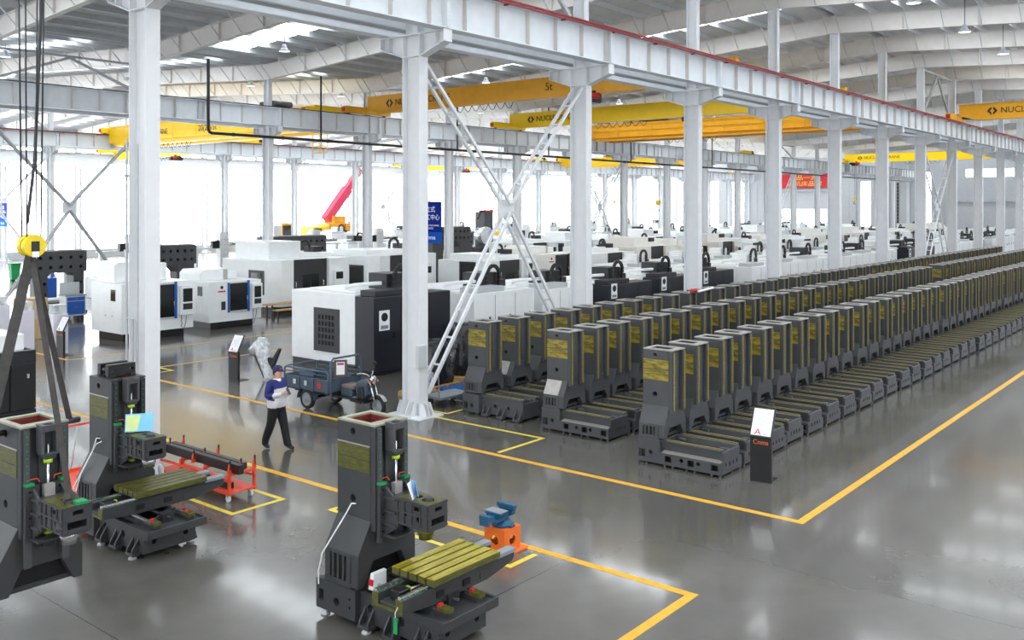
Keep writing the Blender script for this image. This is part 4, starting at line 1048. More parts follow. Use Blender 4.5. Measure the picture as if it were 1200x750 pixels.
def machine_big(x, y, label, W=4.6, D=4.2, H=2.5, Hb=3.35, group=None, body=M_MWHITE, bw=1.9):
    """tall enclosure with a chamfered corner, black sliding doors and a roof housing"""
    t = thing('machine_tool', label, 'machine', (x, y, 0), 0, group)
    MB().box(.15, W-.1, .2, D-.15, 0, .3).build('plinth', M_BLACK, t)
    e = MB().prism([(0, .5), (.45, 0), (1.15, 0), (1.15, .35), (W-1.3, .35), (W-1.3, 0), (W, 0), (W, D), (0, D)], 'z', .28, H).build('enclosure', body, t, .02, 2)
    for k in range(2):
        xa = 1.17+k*(W-2.5)/2; xb = xa+(W-2.52)/2
        d = MB().box(xa, xb, .1+k*.05, .16+k*.05, .45, H-.02).build('sliding_door', M_CHAR, t)
        MB().box(xa+.5*(1-k)+.1, xa+.5*(1-k)+.55, .09+k*.05, .1+k*.05, 1.0, H-.75).build('door_window', M_GLASSD, d)
        MB().tube([(xa+.15+k*.6, .1, 1.0), (xa+.15+k*.6, .03, 1.03), (xa+.15+k*.6, .03, 1.4), (xa+.15+k*.6, .1, 1.43)], .02, 6).build('door_handle', M_STEEL, d)
    MB().plate('x', -.03, .0, .75, 1.95, .85, 2.0, [('r', .87, 1.83, .97, 1.88)]).build('window_frame', M_CHAR, e); MB().box(-.014, -.002, .85, 1.85, .95, 1.9).build('side_window', M_GLASSD, e)
    MB().box(.35, .35+bw, .9, D-.6, H, Hb).build('roof_housing', body, t, .02, 2)
    MB().box(.5+bw, W-.2, 1.1, D-.8, H, H+.22).build('roof_deck_box', body, t, .02)
    cp = MB().box(W-1.1, W-.5, -.2, .0, 1.1, 1.9).build('control_cabinet', body, t, .015); MB().box(W-1.02, W-.58, -.208, -.198, 1.45, 1.8).build('screen', M_GLASSD, cp)
    m = MB(); chain_arch(m, (W-1.2, D*.5, H+.45), .34, .12, .3); m.build('cable_chain', M_BLACK, t)
    MB().box(W-.9, W-.4, D*.4, D*.6, H+.05, H+.5).build('axis_motor', M_BLACK, t, .02)
    return t
# row with rear cabinets towards the castings
machine_rear(18.72, 20.55, 'white machine with grille window and navy rear cabinet behind the cargo tricycle')
machine_rear(23.4, 20.75, 'white machine with plain white rear beside the first back-row castings', rear=M_MWHITE, H=2.15, grille=False, plate=False)
machine_rear(27.4, 20.9, 'white machine with white rear and tall cable arch beside the ladder brace', rear=M_MWHITE, H=2.0, grille=False, plate=False)
specs = []
x = 31.2; k = 0
while x < 132:
    nav = k < 3 or k in (9, 10, 14)
    w_ = 3.4
    lab = 'navy-backed machine with cable arch standing behind the back row of castings' if nav else 'white-backed machine with cable arch standing behind the back row of castings'
    machine_rear(x, 20.5+.25*((k*7) % 3), lab, rear=M_NAVY if nav else M_MWHITE, H=1.95 if nav else 2.0, grille=False, group='navy-backed machines behind the castings' if nav else 'white-backed machines behind the castings', plate=nav, W=w_)
    x += 4.4; k += 1
# row with door fronts towards the aisle
machine_front(17.55, 33.0, 'white machine with blue door edges and tall roof box behind the display plinths', W=2.95, D=2.3, H=2.15, Hu=2.95)
machine_front(21.55, 33.5, 'white machine with blue-framed door and rounded roof cover beside the yellow steps', W=2.5, D=2.6, H=1.95)
machine_big(26.7, 36.2, 'large white machine with tall roof housing, black doors and yellow step in front')
machine_big(32.4, 35.6, 'large white machine with black doors and low roof next to the tall-housing one', Hb=2.75, bw=2.4)
x = 38.2; k = 0
while x < 133:
    if k % 3 == 1: machine_front(x, 33.2, 'white enclosed machine with dark door window in the door-front row', W=3.4, D=3.2, H=2.2, door=M_CHAR, group='white machines of the door-front row', body=M_MWARM)
    else: machine_big(x, 33.0, 'large white enclosed machine with dark sliding doors in the door-front row', W=4.4, D=3.6, H=2.3 if k % 2 else 2.05, Hb=2.9 if k % 2 else 2.4, group='large white machines of the door-front row', body=M_MWARM if k % 2 else M_MWHITE)
    x += 5.4; k += 1
# machines between, with low profile (lathes): rows at Y 26 and beyond the wide aisle
x = 44.; k = 0
while x < 133:
    machine_rear(x, 27.0, 'low white machine with black roof motor in the middle of the white machine bay', rear=M_MWHITE, H=1.75, grille=False, plate=False, group='low white machines in mid bay', W=3.0, D=3.0)
    x += 5.2; k += 1
# yellow-topped steps in front of the tall machine
st = thing('step_platform', 'two wooden-topped black steps in front of the tall white machine', 'steps', (25.7, 34.95, 0))
MB().box(0, 2.2, .45, .95, .52, .57).build('tread', M_WOOD, st); MB().box(.3, 2.2, 0, .42, .28, .33).build('tread', M_WOOD, st)
for x in (.35, 2.1):
    for y, z in ((.05, .28), (.37, .28), (.5, .52), (.9, .52)): MB().box(x-.03, x+.03, y-.03, y+.03, 0, z).build('leg', M_BLACK, st)

# ---------------------------------------------------------------- third bay: gantry castings and machines
def gantry(x, y, label, L=4.2, H=3.1, dark=M_CAST, rz=0., leg=1.0, deep=.75, top=True, knee=.4):
    """dark perforated bridge on two legs spanning along X"""
    t = thing('gantry_casting', label, 'casting', (x, y, 0), rz)
    zb = H-1.0; n = int(L/.42)
    hol = [('c', .28+(L-.56)*i/(n-1), zb+.25+j*.45, .085) for i in range(n) for j in range(2)]
    b = MB().plate('y', 0, .06, 0, L, zb, H, hol); b.box(0, L, .06, deep, H-.05, H).box(0, L, deep-.06, deep, zb, H).box(0, .05, .06, deep, zb, H).box(L-.05, L, .06, deep, zb, H)
    b.mi = 1; b.box(.1, L-.1, .14, .16, zb+.05, H-.06); b.mi = 0
    b.build('bridge', [dark, M_DARK], t, .01)
    for s in (0, 1):
        xa = .12 if s == 0 else L-.12-leg
        m = MB().plate('y', .02, .08, xa, xa+leg, .1, zb, [('c', xa+leg*.3+leg*.4*i, .45+j*.5, .08) for i in range(2) for j in range(3) if .45+j*.5 < zb-.15])
        m.box(xa, xa+.05, .08, deep, .1, zb).box(xa+leg-.05, xa+leg, .08, deep, .1, zb).box(xa, xa+leg, deep-.05, deep, .1, zb)
        m.prism([(xa+(leg if s == 0 else 0), zb-knee), (xa+(leg+knee if s == 0 else -knee), zb), (xa+(leg if s == 0 else 0), zb)], 'y', .05, deep-.05)
        m.mi = 1; m.box(xa+.08, xa+leg-.08, .16, .18, .15, zb-.05); m.mi = 0
        m.build('leg', [dark, M_DARK], t, .01)
        MB().box(xa-.1, xa+leg+.1, -.1, deep+.1, 0, .1).build('foot', M_CHAR, t)
    if top: MB().box(.05, L-.05, .1, .16, H, H+.05).box(.05, L-.05, deep-.2, deep-.14, H, H+.05).build('bridge_way', M_MACH, t)
    return t
gantry(19.2, 44.0, 'dark perforated gantry casting beside the blue tool cart', L=2.45, H=2.95, leg=.5, knee=.18)
tb = thing('bed_casting', 'black slatted bed casting lying under the dark gantry beside the tool cart', 'casting', (18.35, 42.15, 0))
MB().box(0, 1.7, 0, 1.4, .12, .75).box(.2, 1.5, .2, 1.2, 0, .14).build('bed', M_CASTD, tb, .02)
for k in range(6): MB().box(.1, 1.6, .05+k*.22, .2+k*.22, .75, .85).build('slat', M_MACH, tb)
gantry(32.0, 44.2, 'dark perforated gantry casting behind the tall white machine', L=4.4, H=3.3)
gantry(45.5, 44.2, 'dark perforated gantry casting behind the blue hanging sign', L=4.0, H=3.6)
gantry(50.6, 49.0, 'dark perforated gantry casting with grey turret on it beyond the low machines', L=4.6, H=3.0)
gantry(24.5, 44.6, 'dark perforated gantry casting half hidden by the conduit column', L=3.4, H=3.0)
def slideway(x, y, label, L=4.0, z=1.1, group=None):
    """long white bed with linear rails and an upright perforated slide"""
    t = thing('slide_machine', label, 'machine', (x, y, 0), 0, group)
    MB().box(0, L, 0, 1.6, .0, z).build('bed', M_MWHITE, t, .03); MB().box(0, L, .2, .28, z, z+.06).build('bed_way', M_STEEL, t); MB().box(0, L, 1.3, 1.38, z, z+.06).build('bed_way', M_STEEL, t)
    MB().box(-.1, L+.1, 0, .12, z+1.4, z+1.5).box(.1, .3, 0, .2, z, z+1.5).box(L-.3, L-.1, 0, .2, z, z+1.5).build('cross_rail', M_MWHITE, t, .01)
    h = [('c', L*.42+.1+.2*i, z+.45+.3*j, .035) for i in range(3) for j in range(6)]
    MB().plate('y', -.12, -.04, L*.42, L*.42+.6, z+.3, z+2.4, h).box(L*.42, L*.42+.6, -.02, .3, z+.3, z+2.4).build('ram_slide', M_PAPER, t)
    MB().cyl((L*.6, .1, z+1.7), (L*.95, .1, z+1.7), .12, n=12).build('slide_motor', M_STEEL, t)
    MB().box(L*.3, L*.42, -.05, .2, z+1.45, z+1.9).build('slide_box', M_BLACK, t)
    return t
for x, y in ((30.5, 49.0), (37.5, 49.0), (43.6, 49.5), (25.0, 49.5), (60, 49), (70, 50)):
    slideway(x, y, 'white gantry slide machine with perforated upright in the gantry bay', group='white gantry slide machines')
x = 56.; k = 0
while x < 133:
    machine_big(x, 44.5, 'white enclosed machine beyond the second column row', W=4.4, D=3.6, H=2.2, Hb=2.5+.4*(k % 2), group='white machines beyond the second column row')
    x += 6.2; k += 1
x = 40.; k = 0
while x < 133:
    machine_rear(x, 54.5, 'distant white machine in the far half of the gantry bay', rear=M_MWHITE, H=2.2, grille=False, plate=False, group='distant white machines of the gantry bay', W=4.0)
    x += 7.; k += 1
x = 60.; k = 0
while x < 133:
    machine_rear(x, 72, 'far white machine near the bright window wall', rear=M_MWHITE, H=2.4, grille=False, plate=False, group='far white machines near the window wall', W=4.0)
    x += 9.; k += 1
# grey turret machine and robot in the far bay
tm = thing('turret_machine', 'dark grey upright turret machine standing out above the white machines', 'machine', (58.3, 51.0, 0))
MB().box(0, 2.2, 0, 2, 0, 1.6).build('body', M_CASTD, tm, .03); MB().box(.9, 2.0, .3, 1.4, 1.6, 4.6).build('upright', M_CAST, tm, .03)
MB().cyl((.5, -.3, 2.6), (.5, .5, 2.6), .75, n=20).build('turret', M_STEEL, tm); MB().tube([(.2, .5, 4.0), (.6, .5, 4.6), (1.2, .5, 4.7)], .08, 8).build('arm', M_CHAR, tm); MB().box(1.0, 1.9, .2, 1.0, 4.55, 4.75).build('cap', M_RED, tm)
# truck crane with raised red boom
tc = thing('truck_crane', 'yellow truck crane with raised red boom by the bright windows', 'truck crane', (62.6, 78, 0))
MB().box(0, 6.5, 0, 2.4, .7, 1.3).build('chassis', M_CHAR, tc, .03); MB().box(0, 1.8, .1, 2.3, 1.3, 2.9).build('cab', M_YEL, tc, .08, 2); MB().box(.1, 1.0, .0, .11, 1.9, 2.7).build('cab_window', M_GLASSD, tc)
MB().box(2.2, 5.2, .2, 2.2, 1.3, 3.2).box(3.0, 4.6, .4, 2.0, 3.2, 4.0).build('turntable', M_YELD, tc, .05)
MB().bar((2.6, 1.2, 3.6), (5.6, 1.2, 7.0), .9, .9).bar((5.6, 1.2, 7.0), (7.4, 1.2, 9.1), .65, .65).build('boom', M_PINKRED, tc)
for x in (.9, 3.2, 4.6, 5.9): MB().cyl((x, -.02, .5), (x, .35, .5), .5, n=18).build('wheel', M_RUB, tc)
ld = MB()
for k in range(7): ld.bar((4.0, -.3, .6+k*.45), (4.7, -.3, .6+k*.45), .05, .05)
ld.bar((4.0, -.3, .2), (4.0, -.3, 4.0), .06, .06).bar((4.7, -.3, .2), (4.7, -.3, 4.0), .06, .06); ld.build('ladder', M_RED, tc)
ex = thing('yellow_loader', 'small yellow loader cab standing beside the truck crane', 'loader', (57.5, 78, 0))
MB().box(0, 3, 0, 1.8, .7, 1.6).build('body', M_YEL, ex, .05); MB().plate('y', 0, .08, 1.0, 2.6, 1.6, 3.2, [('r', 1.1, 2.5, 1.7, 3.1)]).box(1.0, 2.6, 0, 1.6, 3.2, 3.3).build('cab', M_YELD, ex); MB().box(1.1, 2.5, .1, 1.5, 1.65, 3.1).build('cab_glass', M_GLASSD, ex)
for x in (.6, 2.4): MB().cyl((x, -.1, .5), (x, .3, .5), .5, n=18).build('wheel', M_RUB, ex)
# yellow pump skid seen between the columns
for i, (x, y) in enumerate(((53.5, 60.0), (69.5, 61.0))):
    yk = thing('yellow_cabinet', ['yellow cabinet behind the perforated gantry casting', 'yellow guard panel in the far bay behind low white machines'][i], 'cabinet', (x, y, 0))
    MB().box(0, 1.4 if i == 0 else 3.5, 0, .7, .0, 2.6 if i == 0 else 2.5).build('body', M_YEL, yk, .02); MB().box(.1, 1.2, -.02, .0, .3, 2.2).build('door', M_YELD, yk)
# small cabinet, blue cage and green bin near the window side
bc = thing('blue_cage', 'blue steel tool cabinet with open frame behind the dark gantry', 'cabinet', (23.0, 52.0, 0))
MB().box(0, 1.3, 0, 1.2, .0, 1.1).build('body', M_BLUE, bc, .02)
for x in (.05, .65, 1.25):
    for y in (.05, 1.15): MB().box(x-.04, x+.04, y-.04, y+.04, 1.1, 1.6).build('post', M_BLUE, bc)
MB().box(0, 1.3, 0, 1.2, 1.6, 1.66).build('top', M_BLUE, bc)
gb = thing('green_bin', 'green plastic wheelie bin near the tube cross brace', 'bin', (27.3, 66.0, 0)); gb.scale = (.72, .72, .72)
MB().frus((.12, .78, .1, .7), (.0, .9, 0, .8), .08, 1.55).build('body', M_GREENP, gb, .03); MB().box(-.04, .94, -.05, .85, 1.55, 1.65).build('lid', M_GREENP, gb, .03); MB().cyl((.2, .75, .1), (.7, .75, .1), .1, n=12).build('wheel', M_RUB, gb)
rc = thing('red_crate', 'red ribbed crate on a white stand behind the white machine', 'crate', (22.2, 47.5, 0))
MB().box(0, 1.0, 0, .8, .0, 1.95).build('stand', M_MWHITE, rc, .02)
for k in range(4): MB().box(.05+k*.24, .21+k*.24, .05, .75, 1.95, 2.6).build('rib', M_RED, rc)
# hanging blue signs
def sign(x, y, z0, w_, h, label, wire):
    t = thing('hanging_sign', label, 'sign', (x, y, z0))
    MB().box(0, .05, -w_/2, w_/2, h*.26, h).build('panel', M_SIGNB, t); MB().box(-.004, .054, -w_/2, w_/2, 0, h*.26).build('lower_panel', M_SIGNB2, t)
    text('立式', h*.16, M_TXTW, (-.006, 0, h*.8), FACE_NX, t, depth=.002); text('加工中心', h*.155, M_TXTW, (-.006, 0, h*.61), FACE_NX, t, depth=.002)
    text('VERTICAL MACHINING', h*.055, M_TXTW, (-.006, 0, h*.42), FACE_NX, t, depth=.002); text('CENTER', h*.055, M_TXTW, (-.006, 0, h*.35), FACE_NX, t, depth=.002)
    text('Cnma', h*.14, M_TXTW, (-.01, 0, h*.13), FACE_NX, t, depth=.002)
    for s in (-1, 1): MB().cyl((.025, s*w_*.4, h), (.025, s*w_*.4, wire), .006, n=5).build('wire', M_GREYST, t)
sign(34.5, 33.6, 3.17, 1.5, 2.14, 'blue hanging sign with white lettering behind the ribbed-foot column', deck(33.6)-3.172)
sign(36.45, Y1-1.35, 3.22, 1.6, 2.13, 'blue hanging sign in front of the bright window wall', ZB-3.222)
bn = thing('red_banner', 'red banner with yellow characters above the half-open roller shutter', 'banner', (X1-.55, 56.7, 7.9))
MB().box(0, .04, -4.2, 4.2, 0, 2.2).build('cloth', M_BANNER, bn)
text('产品一流', .85, M_TXTY, (-.01, 0, 1.55), FACE_NX, bn, sx=1.3, depth=.002); text('国机床品牌', .85, M_TXTY, (-.01, -.2, .6), FACE_NX, bn, sx=1.3, depth=.002)
MB().cyl((.25, -4.3, 2.2), (.25, 4.3, 2.2), .05, n=8).box(.0, .5, -4.25, -4.2, 2.15, 2.25).box(.0, .5, 4.2, 4.25, 2.15, 2.25).build('hanging_rail', M_GREYST, bn)
# ================================================================ things on the near floor
# info stands
def stand(x, y, rz, label):
    t = thing('info_stand', label, 'stand', (x, y, 0), rz)
    MB().box(-.2, .2, -.04, .04, .012, .84).build('post', M_BLACK, t, .006); MB().box(-.2, .2, -.04, .36, 0, .014).build('foot', M_BLACK, t)
    fr = MB().box(-.21, .21, -.02, .02, 0, .56).build('frame', M_CHAR, t, .008); fr.location = (0, -.05, .82); fr.rotation_euler = (math.radians(-28), 0, 0)
    MB().box(-.185, .185, -.026, -.019, .03, .535).build('sheet', M_PAPER, fr)
    text('A', .16, M_TXTR, (-.06, -.028, .09), FACE_NY, fr, sx=1.2, depth=.001); text('CNC', .04, M_TXTR, (.08, -.028, .06), FACE_NY, fr, depth=.001); text('CNC', .03, M_TXTR, (.1, -.028, .45), FACE_NY, fr, depth=.001)
    for k in range(6): MB().box(-.13, .13, -.0275, -.0265, .2+k*.035, .208+k*.035).build('print_line', M_MGREY, fr)
    text('Cnma', .12, M_TXTO, (0, -.043, .73), FACE_NY, t, depth=.001)
    return t
stand(16.16, 7.27, math.radians(-84), 'black info stand with white sheet at the end of the first aisle-row casting')
stand(15.8, 23.3, math.radians(-84), 'black info stand with white sheet beside the plastic-wrapped part')
stand(14.72, 31.72, math.radians(-84), 'black info stand beside the white display plinths')
# orange block with blue vise
t = thing('vise_block', 'orange cube stand with round holes under the blue vise', 'stand', (10.36, 8.6, 0))
b = MB().box(-.03, .48, -.06, .42, 0, .03)
for a, c in ((0, .02), (.35, .37)): b.plate('x', a, c, 0, .38, .03, .36, [('c', .19, .19, .07)])
for a, c in ((0, .02), (.36, .38)): b.plate('y', a, c, 0.01, .36, .03, .36, [('c', .185, .19, .07)])
b.box(0, .37, 0, .38, .345, .365); b.build('cube', M_ORANGE, t, .004)
MB().box(.03, .34, .03, .35, .03, .05).build('inner_floor', M_DARK, t)
t = thing('bench_vise', 'blue bench vise standing on the orange cube', 'vise', (10.55, 8.79, .366), math.radians(90))
t.scale = (1.25, 1.25, 1.3)
MB().lathe([(0, 0), (.13, 0), (.13, .03), (.1, .05), (.08, .07), (0, .07)], n=18).box(-.16, .16, -.04, .04, 0, .025).build('swivel_base', M_VISE, t, .004)
MB().box(-.055, .055, -.06, .2, .06, .15).build('body', M_VISE, t, .01)
MB().box(-.05, .05, .18, .34, .09, .16).plate('y', .31, .34, -.07, .07, .07, .18, [('r', -.03, .03, .1, .15)]).build('slide', M_VISE, t, .006)
MB().prism([(-.12, .22), (.12, .22), (.08, .1), (-.08, .1)], 'y', -.13, -.05).box(-.13, .13, -.06, -.04, .18, .23).build('fixed_jaw', M_VISE, t, .006)
MB().prism([(-.12, .17), (.12, .17), (.08, .12), (-.08, .12)], 'y', .04, .19).box(-.12, .12, .03, .2, .17, .19).build('moving_jaw', M_VISE, t, .006)
MB().box(-.12, .12, .04, .19, .19, .194).build('anvil_top', M_GREY, t)
MB().cyl((.07, -.16, .0), (.07, -.16, .14), .012, n=8).cyl((0, .1, .1), (0, -.2, .12), .018, n=8).build('screw_handle', M_CHAR, t)
# red trolley carrying black bars
t = thing('rail_trolley', 'orange-red trolley on white castors parked in the yellow box', 'trolley', (9.24, 13.72, 0))
m = MB(); L = 2.35; Wd = .5
m.box(0, Wd, 0, L, .16, .19).box(-.02, .02, 0, L, .13, .19).box(Wd-.02, Wd+.02, 0, L, .13, .19); m.build('deck', M_ORRED, t, .004)
for y in (.05, .8, 1.55, L-.05):
    for x in (0, Wd): MB().box(x-.02, x+.02, y-.02, y+.02, .16, .5).build('post', M_ORRED, t)
    MB().box(-.02, Wd+.02, y-.02, y+.02, .46, .5).build('cross_bar', M_ORRED, t)
for x in (0, Wd): MB().box(x-.018, x+.018, 0, L, .36, .395).build('side_rail', M_ORRED, t)
for y in (.05, 1.15, L-.05):
    for x in (-.0, .22, Wd): MB().prism([(x-.0-.045, .5), (x+.045, .5), (x+.012, .66), (x-.012, .66)], 'y', y-.012, y+.012).build('stop_horn', M_ORRED, t); MB().box(x+.004, x+.022, y-.014, y+.014, .56, .72).build('rubber_tip', M_BLACK, t)
for x in (.03, Wd-.03):
    for y in (.12, L-.12):
        c = MB().cyl((x-.02, y, .055), (x+.02, y, .055), .055, n=14).build('castor_wheel', M_PAPER, t); MB().box(x-.03, x+.03, y-.03, y+.05, .11, .135).prism([(y-.02, .05), (y+.03, .12), (y-.03, .12)], 'x', x-.028, x-.024).prism([(y-.02, .05), (y+.03, .12), (y-.03, .12)], 'x', x+.024, x+.028).build('castor_fork', M_GREYST, t)
tag(MB().box(9.295, 9.405, 13.58, 16.2, .502, .66).build('black_rail_bar', M_BLACK, None, .006), 'long black rail bar lying along the near top side of the red trolley', 'bar')
tag(MB().box(9.52, 9.62, 13.8, 16.1, .502, .62).build('black_rail_bar', M_BLACK, None, .006), 'black rail bar lying along the inner top side of the red trolley', 'bar')
tag(MB().box(9.3, 9.42, 13.9, 15.3, .192, .3).build('black_rail_bar', M_BLACK, None, .006), 'short black bar lying on the lower deck of the red trolley', 'bar')
# red hand-truck frame behind the olive-table machine
t = thing('red_cart', 'orange-red platform cart with push bar between hoisted column and olive-table machine', 'cart', (7.6, 15.5, 0))
MB().box(-.5, .9, -.5, 1.4, .2, .26).box(-.5, .9, 1.36, 1.4, .1, .3).box(-.5, .9, -.52, -.48, .12, .3).build('platform', M_ORRED, t, .006)
MB().tube([(-.45, 1.38, .26), (-.42, 1.42, 1.07), (.9, 1.42, 1.07), (.85, 1.38, .26)], .024, 8).build('push_bar', M_ORRED, t)
MB().cyl((.42, 1.4, .26), (.55, 1.42, 1.04), .014, n=6).build('brace_rod', M_GREYST, t)
for x in (-.42, .45):
    for y in (-.4, 1.3): MB().cyl((x-.025, y, .09), (x+.025, y, .09), .09, n=14).box(x-.03, x+.03, y-.03, y+.03, .15, .2).build('castor', M_CHAR, t)
# plastic-wrapped rail part with black foam wings
def crumple(m, seed, amt):
    r = random.Random(seed)
    m.v = [(v[0]+r.uniform(-amt, amt), v[1]+r.uniform(-amt, amt), v[2]+(r.uniform(-amt, amt) if v[2] > .04 else 0)) for v in m.v]; return m
def lump(c, d, seed, amt=.06, n=10, k=7, top=.75):
    """wrapped load: rounded box grid displaced"""
    m = MB(); vs = []; r = random.Random(seed)
    for j in range(k+1):
        f = j/k; s = 1-(1-top)*f**2
        for i in range(n):
            a = 2*math.pi*(i+.5)/n; q = max(abs(math.cos(a)), abs(math.sin(a)))**-.75
            vs.append((c[0]+d[0]/2*s*math.cos(a)*q+r.uniform(-amt, amt), c[1]+d[1]/2*s*math.sin(a)*q+r.uniform(-amt, amt), c[2]+d[2]*f+(r.uniform(-amt, amt) if 0 < j else 0)))
    fs = [(j*n+i, j*n+(i+1) % n, (j+1)*n+(i+1) % n, (j+1)*n+i) for j in range(k) for i in range(n)] + [tuple(range(n))[::-1], tuple(range(k*n, k*n+n))]
    m.add(vs, fs, True); return m
t = thing('wrapped_part', 'machine part in clear crumpled wrap propped on black wings beside the info stand', 'wrapped part', (16.45, 22.75, 0))
for a, bpt in (((0, .35, .25), (0, -.05, 1.15)),):
    lw = MB().tube([(0, -.25, .06), (0, -.12, .35), (0, .05, .7), (0, .12, 1.0), (0, .1, 1.2)], [.13, .16, .2, .24, .14], 10).tube([(0, .0, .95), (0, .3, .92), (0, .5, .8), (0, .62, .68)], [.2, .22, .17, .08], 10)
    crumple(lw, 5, .025).build('wrapped_body', M_PLWRAP, t)
MB().prism([(.5, .72), (.2, .7), (-.12, .12), (-.02, .04)], 'x', -.05, .05).build('foam_wing', M_BLACK, t, .01); MB().prism([(-.7, 1.0), (-.78, .97), (-.4, .35), (-.2, .55), (-.2, .68), (-.42, .68)], 'x', -.04, .04).build('foam_wing', M_BLACK, t, .01)
MB().box(-.15, .15, -.35, -.1, 0, .06).build('foot_block', M_GREYST, t, .01)
# grey dolly and blue pallet beside the column foot
t = thing('platform_dolly', 'grey platform dolly with black wheels beside the ribbed column foot', 'dolly', (17.25, 16.35, 0), math.radians(-2))
MB().box(-.35, .75, -.28, .36, .24, .27).box(-.33, .73, -.26, .34, .2, .24).build('platform', M_GREY, t, .006)
for x in (-.2, .6):
    for y in (-.18, .26): MB().cyl((x-.03, y, .09), (x+.03, y, .09), .09, n=14).box(x-.04, x+.04, y-.02, y+.02, .16, .21).build('wheel', M_RUB, t)
MB().tube([(-.33, .3, .26), (-.36, .3, .8), (-.36, -.2, .8), (-.33, -.2, .26)], .018, 6).build('handle', M_GREY, t)
t = thing('plastic_pallet', 'blue slatted plastic pallet under the end of the first back-row casting', 'pallet', (18.2, 16.55, 0))
for k in range(6): MB().box(.0, 1.5, .0+k*.16, .12+k*.16, .1, .14).build('slat', M_BPAL, t)
for x in (.05, .7, 1.35): MB().box(x, x+.1, 0, .92, 0, .1).build('runner', M_BPAL, t)
def wood_pallet(x, y, w_, d, label, rz=0.):
    t = thing('wooden_pallet', label, 'pallet', (x, y, 0), rz)
    for k in range(6): MB().box(0, w_, k*d/6+.01, (k+1)*d/6-.02, .11, .13).build('plank', M_WOOD, t)
    for xx in (0, w_/2-.05, w_-.1): MB().box(xx, xx+.1, 0, d, .022, .11).build('block', M_WOOD, t); MB().box(xx, xx+.1, 0, d, 0, .02).build('bottom_plank', M_WOOD, t)
    return t
wood_pallet(18.25, 17.65, 1.1, 1.1, 'wooden pallet under the black-wrapped load by the ladder brace')
wood_pallet(19.75, 18.0, 1.2, 1.1, 'wooden pallet under the tall black-wrapped load behind the first casting')
wood_pallet(17.35, 17.3, .8, .8, 'wooden pallet under the white-topped wrapped load behind the ribbed column')
tag(lump((18.8, 18.2, .131), (.9, .9, 1.15), 2).build('wrapped_load', M_BLWRAP, None), 'black plastic-wrapped load on a pallet beside the ladder brace', 'wrapped load')
tag(lump((20.35, 18.55, .131), (1.0, .95, 1.45), 3, top=.55).build('wrapped_load', M_BLWRAP, None), 'taller black plastic-wrapped load behind the first back-row casting', 'wrapped load')
tag(lump((17.75, 17.7, .131), (.65, .65, .6), 4).build('wrapped_load', M_PLWRAP, None), 'pale plastic-wrapped load behind the ribbed column foot', 'wrapped load')
wood_pallet(16.7, 19.6, .3, .9, 'narrow wooden pallet lying behind the tricycle front wheel')
# display plinths with glass boxes, cardboard, tool cart
def plinth(x, y, label, h=1.37, gl=.3):
    t = thing('display_plinth', label, 'plinth', (x, y, 0)); w_ = .5
    MB().box(0, w_, 0, w_, 0, h).build('body', M_LILAC, t, .006)
    for a in ((.04, .05, .04, w_-.04), (w_-.05, w_-.04, .04, w_-.04), (.05, w_-.05, .04, .05), (.05, w_-.05, w_-.05, w_-.04)): MB().box(a[0], a[1], a[2], a[3], h, h+gl).build('glass_pane', M_GLASS, t)
    MB().box(.03, w_-.03, .03, w_-.03, h+gl, h+gl+.015).build('lid', M_LILAC, t)
    o = MB().lathe([(0, h), (.12, h), (.14, h+.06), (.08, h+.1), (.08, h+.16), (0, h+.17)], (w_/2, w_/2, 0), 14).build('exhibit', M_STEEL, t)
plinth(14.65, 32.1, 'white display plinth with glass box beside the info stand and tool cart')
plinth(14.35, 34.0, 'white display plinth with glass box between two other plinths')
plinth(14.6, 36.6, 'white display plinth with glass box in front of the cardboard boxes')
def crate(x, y, d, label, mm=M_TAN):
    t = thing('cardboard_box', label, 'box', (x, y, 0)); MB().box(0, d[0], 0, d[1], 0, d[2]).build('carton', mm, t, .01)
    MB().box(d[0]/2-.02, d[0]/2+.02, -.003, d[1]+.003, d[2]*.5, d[2]+.004).build('tape', M_MGREY, t)
crate(15.5, 36.4, (.9, .9, 1.55), 'tall tan carton behind the display plinths')
crate(16.4, 37.6, (.7, .6, .75), 'small tan carton in front of the black bed casting'); crate(17.3, 38.4, (.7, .6, .5), 'low tan carton nearest the tool cart')
crate(14.6, 38.4, (1.1, 1.0, 1.2), 'pinkish carton behind the left display plinths', mat('carton_pink', (206, 170, 160), .7))
t = thing('tool_cart', 'blue and white tool cart with back board on castors beside the white machine', 'tool cart', (19.25, 41.0, 0))
t.scale = (.88, .9, .95)
MB().box(0, 1.0, .0, .7, .22, 1.15).build('cabinet', M_MGREY, t, .01); MB().box(.06, .94, -.02, .0, .3, .9).build('door', M_BLUE, t); MB().box(.06, .94, -.02, 0, .93, 1.1).build('drawer', M_BLUE, t); MB().box(-.03, 1.03, -.03, .73, 1.15, 1.2).build('worktop', M_GREY, t)
MB().box(0, 1.0, .64, .7, 1.2, 1.75).build('back_board', M_MGREY, t, .01)
for x in (.42, .56): MB().box(x, x+.03, -.05, -.02, .6, .68).build('knob', M_STEEL, t)
MB().box(.44, .56, -.05, -.02, 1.0, 1.03).build('drawer_pull', M_STEEL, t)
for x in (.1, .9):
    for y in (.1, .6): MB().cyl((x-.025, y, .1), (x+.025, y, .1), .1, n=12).box(x-.03, x+.03, y-.03, y+.03, .17, .23).build('castor', M_CHAR, t)
